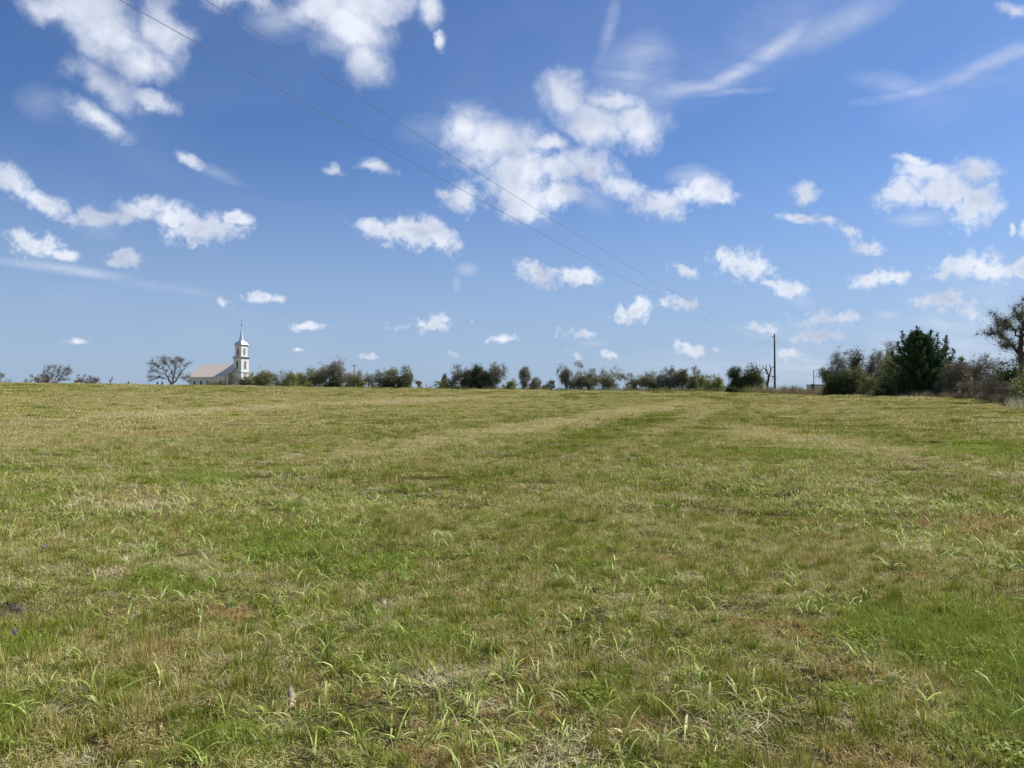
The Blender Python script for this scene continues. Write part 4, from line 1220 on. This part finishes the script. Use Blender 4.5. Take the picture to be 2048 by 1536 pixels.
class MB:
    def __init__(s): s.V = []; s.F = []

    def add(s, V, Fc):
        o = len(s.V); s.V += [tuple(v) for v in V]; s.F += [tuple(i + o for i in f) for f in Fc]; return s

    def box(s, x0, x1, y0, y1, z0, z1):
        return s.add([(x0, y0, z0), (x1, y0, z0), (x1, y1, z0), (x0, y1, z0), (x0, y0, z1), (x1, y0, z1), (x1, y1, z1), (x0, y1, z1)],
                     [(0, 3, 2, 1), (4, 5, 6, 7), (0, 1, 5, 4), (1, 2, 6, 5), (2, 3, 7, 6), (3, 0, 4, 7)])

    def loft(s, rings, cap=True):
        k = len(rings[0]); V = [v for r_ in rings for v in r_]; Fc = []
        for i in range(len(rings) - 1):
            for j in range(k):
                Fc.append((i * k + j, i * k + (j + 1) % k, (i + 1) * k + (j + 1) % k, (i + 1) * k + j))
        if cap: Fc += [tuple(range(k))[::-1], tuple((len(rings) - 1) * k + j for j in range(k))]
        return s.add(V, Fc)

    def cyl(s, p0, p1, r0, r1=None, n=10):
        r1 = r0 if r1 is None else r1
        p0, p1 = Vector(p0), Vector(p1); d = (p1 - p0).normalized()
        u = d.orthogonal().normalized(); v = d.cross(u)
        mk = lambda p, r_: [p + (u * math.cos(t) + v * math.sin(t)) * r_ for t in [2 * math.pi * i / n for i in range(n)]]
        return s.loft([mk(p0, r0), mk(p1, r1)])

    def build(s, name, m, parent=None, smooth=False):
        me = bpy.data.meshes.new(name); me.from_pydata([tuple(v) for v in s.V], [], s.F); me.materials.append(m); me.update()
        if smooth: me.polygons.foreach_set('use_smooth', [True] * len(me.polygons))
        return link(name, me, parent)


def sq(h, z): return [(-h, -h, z), (h, -h, z), (h, h, z), (-h, h, z)]


Z = lambda y: zrow(y) - CG
z_band, z_mid, z_eave2, z_brk, z_apex = Z(744.5), Z(714), Z(689.5), Z(681.5), Z(655)
hl, hu = 1.60, 1.28
# nave
NL, NW = 15.3, 4.5
yf = -1.55
ze, zr = Z(752.5), Z(728.5)
MB().add([(-NW, yf, -.6), (-NW, yf, ze), (0, yf, zr - .12), (NW, yf, ze), (NW, yf, -.6), (-NW, yf - NL, -.6), (-NW, yf - NL, ze), (0, yf - NL, zr - .12), (NW, yf - NL, ze), (NW, yf - NL, -.6)],
         [(0, 1, 2, 3, 4), (9, 8, 7, 6, 5), (0, 5, 6, 1), (4, 3, 8, 9), (1, 6, 7, 2), (3, 2, 7, 8)]).build('wall', M_siding, church)
ov = .45; sl_ = (zr - ze) / NW
rf = MB()
for s in (-1, 1):
    e0 = (s * (NW + ov), ze - ov * sl_ + .03)
    a0 = [(e0[0], yf + ov, e0[1]), (0, yf + ov, zr + .03), (0, yf - NL - ov, zr + .03), (e0[0], yf - NL - ov, e0[1])]
    a1 = [(v[0], v[1], v[2] + .14) for v in a0]
    if s < 0: a0, a1 = a0[::-1], a1[::-1]
    rf.loft([a0, a1])
roof = rf.build('roof', M_roof, church)
mb = MB()
for s in (-1, 1):
    mb.box(s * (NW + ov) - .07, s * (NW + ov) + .07, yf - NL - ov, yf + ov, ze - ov * sl_ - .22, ze - ov * sl_ + .02)
mb.build('eave_trim', M_trim, church)


def arch(cx, z0, z1, w2, n=5):
    """pointed arch outline (2-D), from z0 to z1"""
    zs = z0 + (z1 - z0) * .62
    pts = [(cx - w2, z0), (cx + w2, z0), (cx + w2, zs)]
    for i in range(1, n):
        t = i / n; pts.append((cx + w2 * math.cos(t * math.pi / 2) ** .8, zs + (z1 - zs) * math.sin(t * math.pi / 2)))
    pts.append((cx, z1))
    for i in range(n - 1, 0, -1):
        t = i / n; pts.append((cx - w2 * math.cos(t * math.pi / 2) ** .8, zs + (z1 - zs) * math.sin(t * math.pi / 2)))
    pts.append((cx - w2, zs))
    return pts


def opening(axis, side, dist_, cx, z0, z1, w2, m, name='window', arched=True):
    """frame standing 5 cm proud of the wall with a darker panel inside"""
    def to3(p_, dd):
        u, zz = p_
        return (u, side * dd, zz) if axis == 'y' else (side * dd, u, zz)
    fr = arch(cx, z0 - .12, z1 + .16, w2 + .13) if arched else [(cx - w2 - .1, z0 - .1), (cx + w2 + .1, z0 - .1), (cx + w2 + .1, z1 + .1), (cx - w2 - .1, z1 + .1)]
    inn = arch(cx, z0, z1, w2) if arched else [(cx - w2, z0), (cx + w2, z0), (cx + w2, z1), (cx - w2, z1)]
    f = MB(); n = len(fr)
    a = [to3(p_, dist_ - .02) for p_ in fr]; b_ = [to3(p_, dist_ + .07) for p_ in fr]; c_ = [to3(p_, dist_ + .07) for p_ in inn]; d_ = [to3(p_, dist_ + .01) for p_ in inn]
    V = a + b_ + c_ + d_; Fc = []
    for r_ in range(3):
        for j in range(n):
            Fc.append((r_ * n + j, r_ * n + (j + 1) % n, (r_ + 1) * n + (j + 1) % n, (r_ + 1) * n + j))
    f.add(V, Fc)
    fo = f.build(name, M_trim, church)
    MB().add([to3(p_, dist_ + .02) for p_ in inn], [tuple(range(n))]).build('pane' if m is M_glass else 'louver', m, fo)


for k in range(5):
    yw = yf - 2.2 - k * 2.75
    for s in (-1, 1):
        opening('x', s, NW, yw, .9, 2.75, .42, M_glass)
# tower
MB().loft([sq(hl, -.6), sq(hl, z_mid)]).build('tower', M_siding, church)
MB().loft([sq(hu, z_mid + .02), sq(hu, z_eave2)]).build('belfry', M_siding, church)
MB().loft([sq(hl + .10, z_band - .25), sq(hl + .10, z_band + .0), sq(hl + .18, z_band + .03), sq(hl + .18, z_band + .1)]).build('band', M_grey, church)
MB().loft([sq(hl + .08, z_mid - .62), sq(hl + .08, z_mid - .16), sq(hl + .42, z_mid - .1), sq(hl + .44, z_mid + .05), sq(hu + .05, z_mid + .2)]).build('cornice', M_grey, church)
MB().loft([sq(hu + .07, z_eave2 - .5), sq(hu + .07, z_eave2 - .1), sq(hu + .28, z_eave2 - .04)]).build('cornice', M_grey, church)
for s in (-1, 1):
    for ax in 'xy':
        opening(ax, s, hl, 0, Z(738.5), Z(721.5), .43, M_louver)
        opening(ax, s, hu, 0, Z(711), Z(696), .36, M_louver)
# round window, door
rw = MB()
ring = lambda r_, y_: [(r_ * math.cos(t), y_, Z(751) + r_ * math.sin(t)) for t in [2 * math.pi * i / 20 for i in range(20)]]
rw.loft([ring(.66, hl - .02), ring(.66, hl + .08), ring(.48, hl + .08), ring(.48, hl + .01)], cap=False)
rwo = rw.build('round_window', M_louver, church)
MB().add(ring(.48, hl + .02), [tuple(range(20))]).build('pane', M_grey, rwo)
dr = MB().box(-.85, .85, hl - .02, hl + .09, -.3, 2.5).build('door', M_trim, church)
MB().box(-.68, .68, hl + .093, hl + .12, -.2, 2.35).build('door_leaf', M_louver, dr)
# spire: flared square skirt running into a slender octagonal spike
oc = lambda r_, z: [(r_ * math.cos(R(22.5 + 45 * i)), r_ * math.sin(R(22.5 + 45 * i)), z) for i in range(8)]


def oct_sq(h, z, c):
    """square of half width h with corners cut by c"""
    return [(h, -h + c, z), (h, h - c, z), (h - c, h, z), (-h + c, h, z), (-h, h - c, z), (-h, -h + c, z), (-h + c, -h, z), (h - c, -h, z)]


MB().loft([oct_sq(1.64, z_eave2 - .06, .01), oct_sq(1.64, z_eave2 + .03, .01), oct_sq(1.15, z_eave2 + .55 * (z_brk - z_eave2), .12), oct_sq(.66, z_brk, .3), oct_sq(.36, z_brk + .45 * (z_apex - z_brk), .2), oct_sq(.05, z_apex, .028)]).build('spire', M_spire, church)
cr = MB()
cr.cyl((0, 0, z_apex - .1), (0, 0, Z(640.5)), .05, .04, 8)
zc = Z(644.2)
for ax in (0, 1):
    d = (.52, 0, 0) if ax == 0 else (0, .0, 0)
cr.cyl((-.55 * .7, -.55 * .7, zc), (.55 * .7, .55 * .7, zc), .05, .05, 8)
bmz = Z(650.8)
cr.loft([[(r_ * math.cos(t), r_ * math.sin(t), bmz + h_) for t in [2 * math.pi * i / 10 for i in range(10)]] for r_, h_ in ((.03, -.2), (.13, -.12), (.17, 0), (.13, .12), (.03, .2))])
cr.build('cross', M_iron, church)

# planting in front of the church
tree('pale_trunk_tree', 'thin tree with a white trunk before the church nave', 'tree', 453, 748, 14, 214, 'snag', 61, pale=True)
tree('bare_tree', 'brown leafless tree with fine twigs before the church tower', 'tree', 464, 736, 40, 218, 'bare', 62, leaf=500, lm='brown', twig=9)
tree('low_shrub', 'low spreading shrub under the church side wall', 'shrub', 430, 760, 46, 216, 'olive', 63, lowfill=.6, lm='grey')
tree('flowering_shrub', 'small white flowering shrub in front of the tower foot', 'shrub', 489, 753, 16, 213, 'green', 64, lm=None, leaf=900)
for (gx, gy, hh) in [(315, 763.5, 1.15), (324.5, 763.5, 1.15), (257, 763, 1.0)]:
    p = pt(gx, gy + 1.5, 196); z0 = float(terr(p.x, 196))
    H_ = p.z - z0 + .25
    g_ = MB(); g_.loft([[(-.22, -.07, -.2), (.22, -.07, -.2), (.22, .07, -.2), (-.22, .07, -.2)], [(-.2, -.06, H_ * .8), (.2, -.06, H_ * .8), (.2, .06, H_ * .8), (-.2, .06, H_ * .8)], [(-.1, -.05, H_), (.1, -.05, H_), (.1, .05, H_), (-.1, .05, H_)]])
    ob = g_.build('marker_stone', simple('dark_stone', (.08, .08, .08), .8), None); ob.location = (p.x, 196, z0)
    tag(ob, {315: 'left one of the two dark stones beside the mistletoe tree', 324.5: 'right one of the two dark stones under the mistletoe tree', 257: 'lone dark stone on the skyline right of the sapling'}[gx], 'stone', 'dark stones on the left skyline')

# ---------------------------------------------------------------- utility poles and wires
M_pole = simple('weathered_pole_wood', (.10, .065, .05), .85, .3, 4, .2)
M_wire = simple('dark_wire', (.10, .11, .13), .5, .05)
PY = 135.0


def pole(px, top, Y, label, r=.16, arm=None, gadgets=False):
    tp = pt(px, top, Y); z0 = float(terr(tp.x, Y)); H = tp.z - z0
    e = bpy.data.objects.new('utility_pole', None); COL.objects.link(e); e.location = (tp.x, Y, z0)
    tag(e, label, 'utility pole', 'utility poles')
    MB().cyl((0, 0, -.3), (0, 0, H), r, r * .68, 14).build('pole', M_pole, e, smooth=True)
    if arm: MB().box(-arm, arm, -.22, -.10, H - .65, H - .5).build('crossarm', M_pole, e)
    if gadgets:
        MB().cyl((-.08, -.15, H - .42), (-.62, -.28, H - .55), .07, .05).build('insulator', M_iron, e)
        MB().cyl((0, 0, H), (0, 0, H + .16), .045, .03).build('insulator', M_iron, e)
        MB().cyl((-.05, -.15, H - 1.75), (-.3, -.2, H - 1.78), .06, .04).build('insulator', M_iron, e)
        MB().cyl((.1, -.1, H - 1.45), (.3, -.1, H - 1.45), .06, .04).build('insulator', M_iron, e)
    return e


main_pole = pole(1549, 668.5, PY, 'tall brown utility pole right of the dead tree', .19, None, True)
pole(708.5, 728.5, 262, 'small distant pole with a crossarm above the hedge', .17, 1.0)
pole(1627.5, 740, 240, 'thin far pole beside the shed roof', .15)


def wire(pts, label, r=.006):
    P = np.array(pts); V, Q_ = tubes([P], [np.full(len(P), r)], 5)
    o = link('power_line', mesh_np('power_line', V, [Q_], [M_wire], smooth=True))
    tag(o, label, 'wire')


def span(px0, py0, Y0, mid, Y_mid_guess, end, back=55, n=70):
    """catenary through a near sighting, a middle sighting and its fixing on the pole"""
    a = pt(px0, py0, Y0); e = Vector(end)
    # horizontal line through a and e; find depth at the middle sighting
    d = ray(*mid)
    # point of the vertical plane through a, e that this ray meets
    ax, ay, ex, ey = a.x, a.y, e.x, e.y
    nx, ny = -(ey - ay), (ex - ax)
    t = (nx * ax + ny * ay) / (nx * d.x + ny * d.y)
    m = Vector((d.x * t, d.y * t, EYE + d.z * t))
    L = lambda p_: p_.y
    A = np.array([[L(v) ** 2, L(v), 1] for v in (a, m, e)]); k = np.linalg.solve(A, np.array([a.z, m.z, e.z]))
    ys = np.linspace(-back, e.y, n)
    return [(ax + (ex - ax) * (y_ - ay) / (ey - ay), y_, k[0] * y_ * y_ + k[1] * y_ + k[2]) for y_ in ys]


mp = main_pole.location; topz = pt(1549, 668.5, PY).z
E1 = (mp.x - .62, mp.y - .28, topz - .55); E2 = (mp.x - .3, mp.y - .2, topz - 1.78)
w1 = span(412, 0, 14.3, (1200, 497), 0, E1)
w2 = span(240, 0, 12.0, (1200, 530), 0, E2)
wire(w1, 'upper power line crossing the sky from the top edge to the tall pole', .0062)
wire(w2, 'lower power line crossing the sky left of the upper one', .0062)
far = pt(1627.5, 743, 240)
ww = []
for t in np.linspace(0, 1, 24):
    p = Vector(E1) * (1 - t) + far * t; p.z -= 2.2 * 4 * t * (1 - t) * .5; p.x += .8 * (1 - t)
    ww.append(tuple(p))
wire(ww, 'thin line falling right from the tall pole to the far pole', .012)
gy = [(mp.x, mp.y - .1, topz - .3)]

# shed roof showing beside the right hand trees
sx0 = pt(1625, 769, 150); sz = float(terr(sx0.x, 150))
sh = bpy.data.objects.new('shed', None); COL.objects.link(sh); sh.location = (sx0.x, 150, sz); tag(sh, 'low pale shed with a dark flat roof beside the far pole', 'shed')
Hs = sx0.z - sz
wS = 26 / F * 150
MB().box(0, wS, 0, 3.0, -.3, Hs - .12).build('wall', simple('pale_sheet_metal', (.42, .44, .46), .5, .1), sh)
MB().box(-.15, wS + .15, -.2, 3.2, Hs - .12, Hs).build('roof', simple('dark_roof_sheet', (.06, .06, .065), .6, .1), sh)
MB().box(-.12, .28, -.06, .3, -.2, Hs + .12).build('corner_post', M_pole, sh)


# ---------------------------------------------------------------- small things in the turf
def mound(px, py, rad, h, label, name='dirt_mound', cat='mound', col=(.085, .065, .045), seed=1):
    x, y = ground_at(px, py); rng = np.random.default_rng(seed)
    n, m = 22, 9; V = []; ph = rng.random(6) * 6.28
    for i_ in range(m + 1):
        t = i_ / m
        for j_ in range(n):
            a = 2 * math.pi * j_ / n
            rr_ = rad * (1 - t) * (1 + .18 * math.sin(3 * a + ph[0]) + .1 * math.sin(5 * a + ph[1] + 3 * t)) + .001
            zz = h * math.sin(t * math.pi / 2) * (1 + .1 * rng.normal()) + rng.normal(0, h * .08)
            V.append((rr_ * math.cos(a), rr_ * math.sin(a) * .8, zz - .01))
    Fc = [(i_ * n + j_, i_ * n + (j_ + 1) % n, (i_ + 1) * n + (j_ + 1) % n, (i_ + 1) * n + j_) for i_ in range(m) for j_ in range(n)]
    me = bpy.data.meshes.new(name); me.from_pydata(V, [], Fc); me.materials.append(simple(name, col, .95, .5, 30, .8)); me.update()
    o = link(name, me, None, (x, y, float(terr(x, y)))); tag(o, label, cat)


mound(14, 1226, .16, .065, 'dark crumbly dirt mound at the left edge of the field', seed=3)
mound(548, 1085, .16, .06, 'dark soil patch in green grass left of centre', name='soil_patch', cat='soil', seed=4)
mound(598, 1092, .16, .05, 'greyish crumbled soil beside the dark soil patch', name='soil_patch', cat='soil', col=(.22, .18, .14), seed=5)
mound(1590, 1396, .05, .02, 'small dark hole of bare soil in the turf, low right', name='soil_patch', cat='soil', seed=6)
mound(1250 + 395, 1036, .12, .04, 'small reddish brown clod right of centre', name='dirt_clod', cat='clod', col=(.12, .065, .04), seed=8)
mound(581, 1408, .036, .085, 'pale upright bit of bleached wood in the turf, lower left', name='wood_chunk', cat='wood', col=(.62, .52, .38), seed=9)

M_petal = leafmat('violet_petals', (.26, .27, .52), (.58, .60, .86), .35)
for (fx, fy, s, lb) in [(27, 1272, .62, 'violet blue wildflower below the dirt mound at the left edge'), (87, 1093, .6, 'small violet blue wildflower farther up the left side')]:
    x, y = ground_at(fx, fy + 12); z0 = float(terr(x, y)); rng = np.random.default_rng(int(fx))
    e = bpy.data.objects.new('wildflower', None); COL.objects.link(e); e.location = (x, y, z0); tag(e, lb, 'flower', 'violet wildflowers')
    MB().cyl((0, 0, 0), (.01, 0, .10 * s), .003, .002, 6).build('stem', LEAF['green'], e)
    n = 46; t = rng.random(n); a = rng.random(n) * 6.28
    C = np.column_stack([.01 + np.cos(a) * .016 * s * (1.2 - t), np.sin(a) * .016 * s * (1.2 - t), (.07 + .06 * t) * s])
    V, Q_ = cards(rng, C, .022 * s, .8)
    link('petals', mesh_np('petals', V, [Q_], [M_petal], tone=np.repeat(rng.random(n), 4)), e)
print('scene built', len(bpy.data.objects))
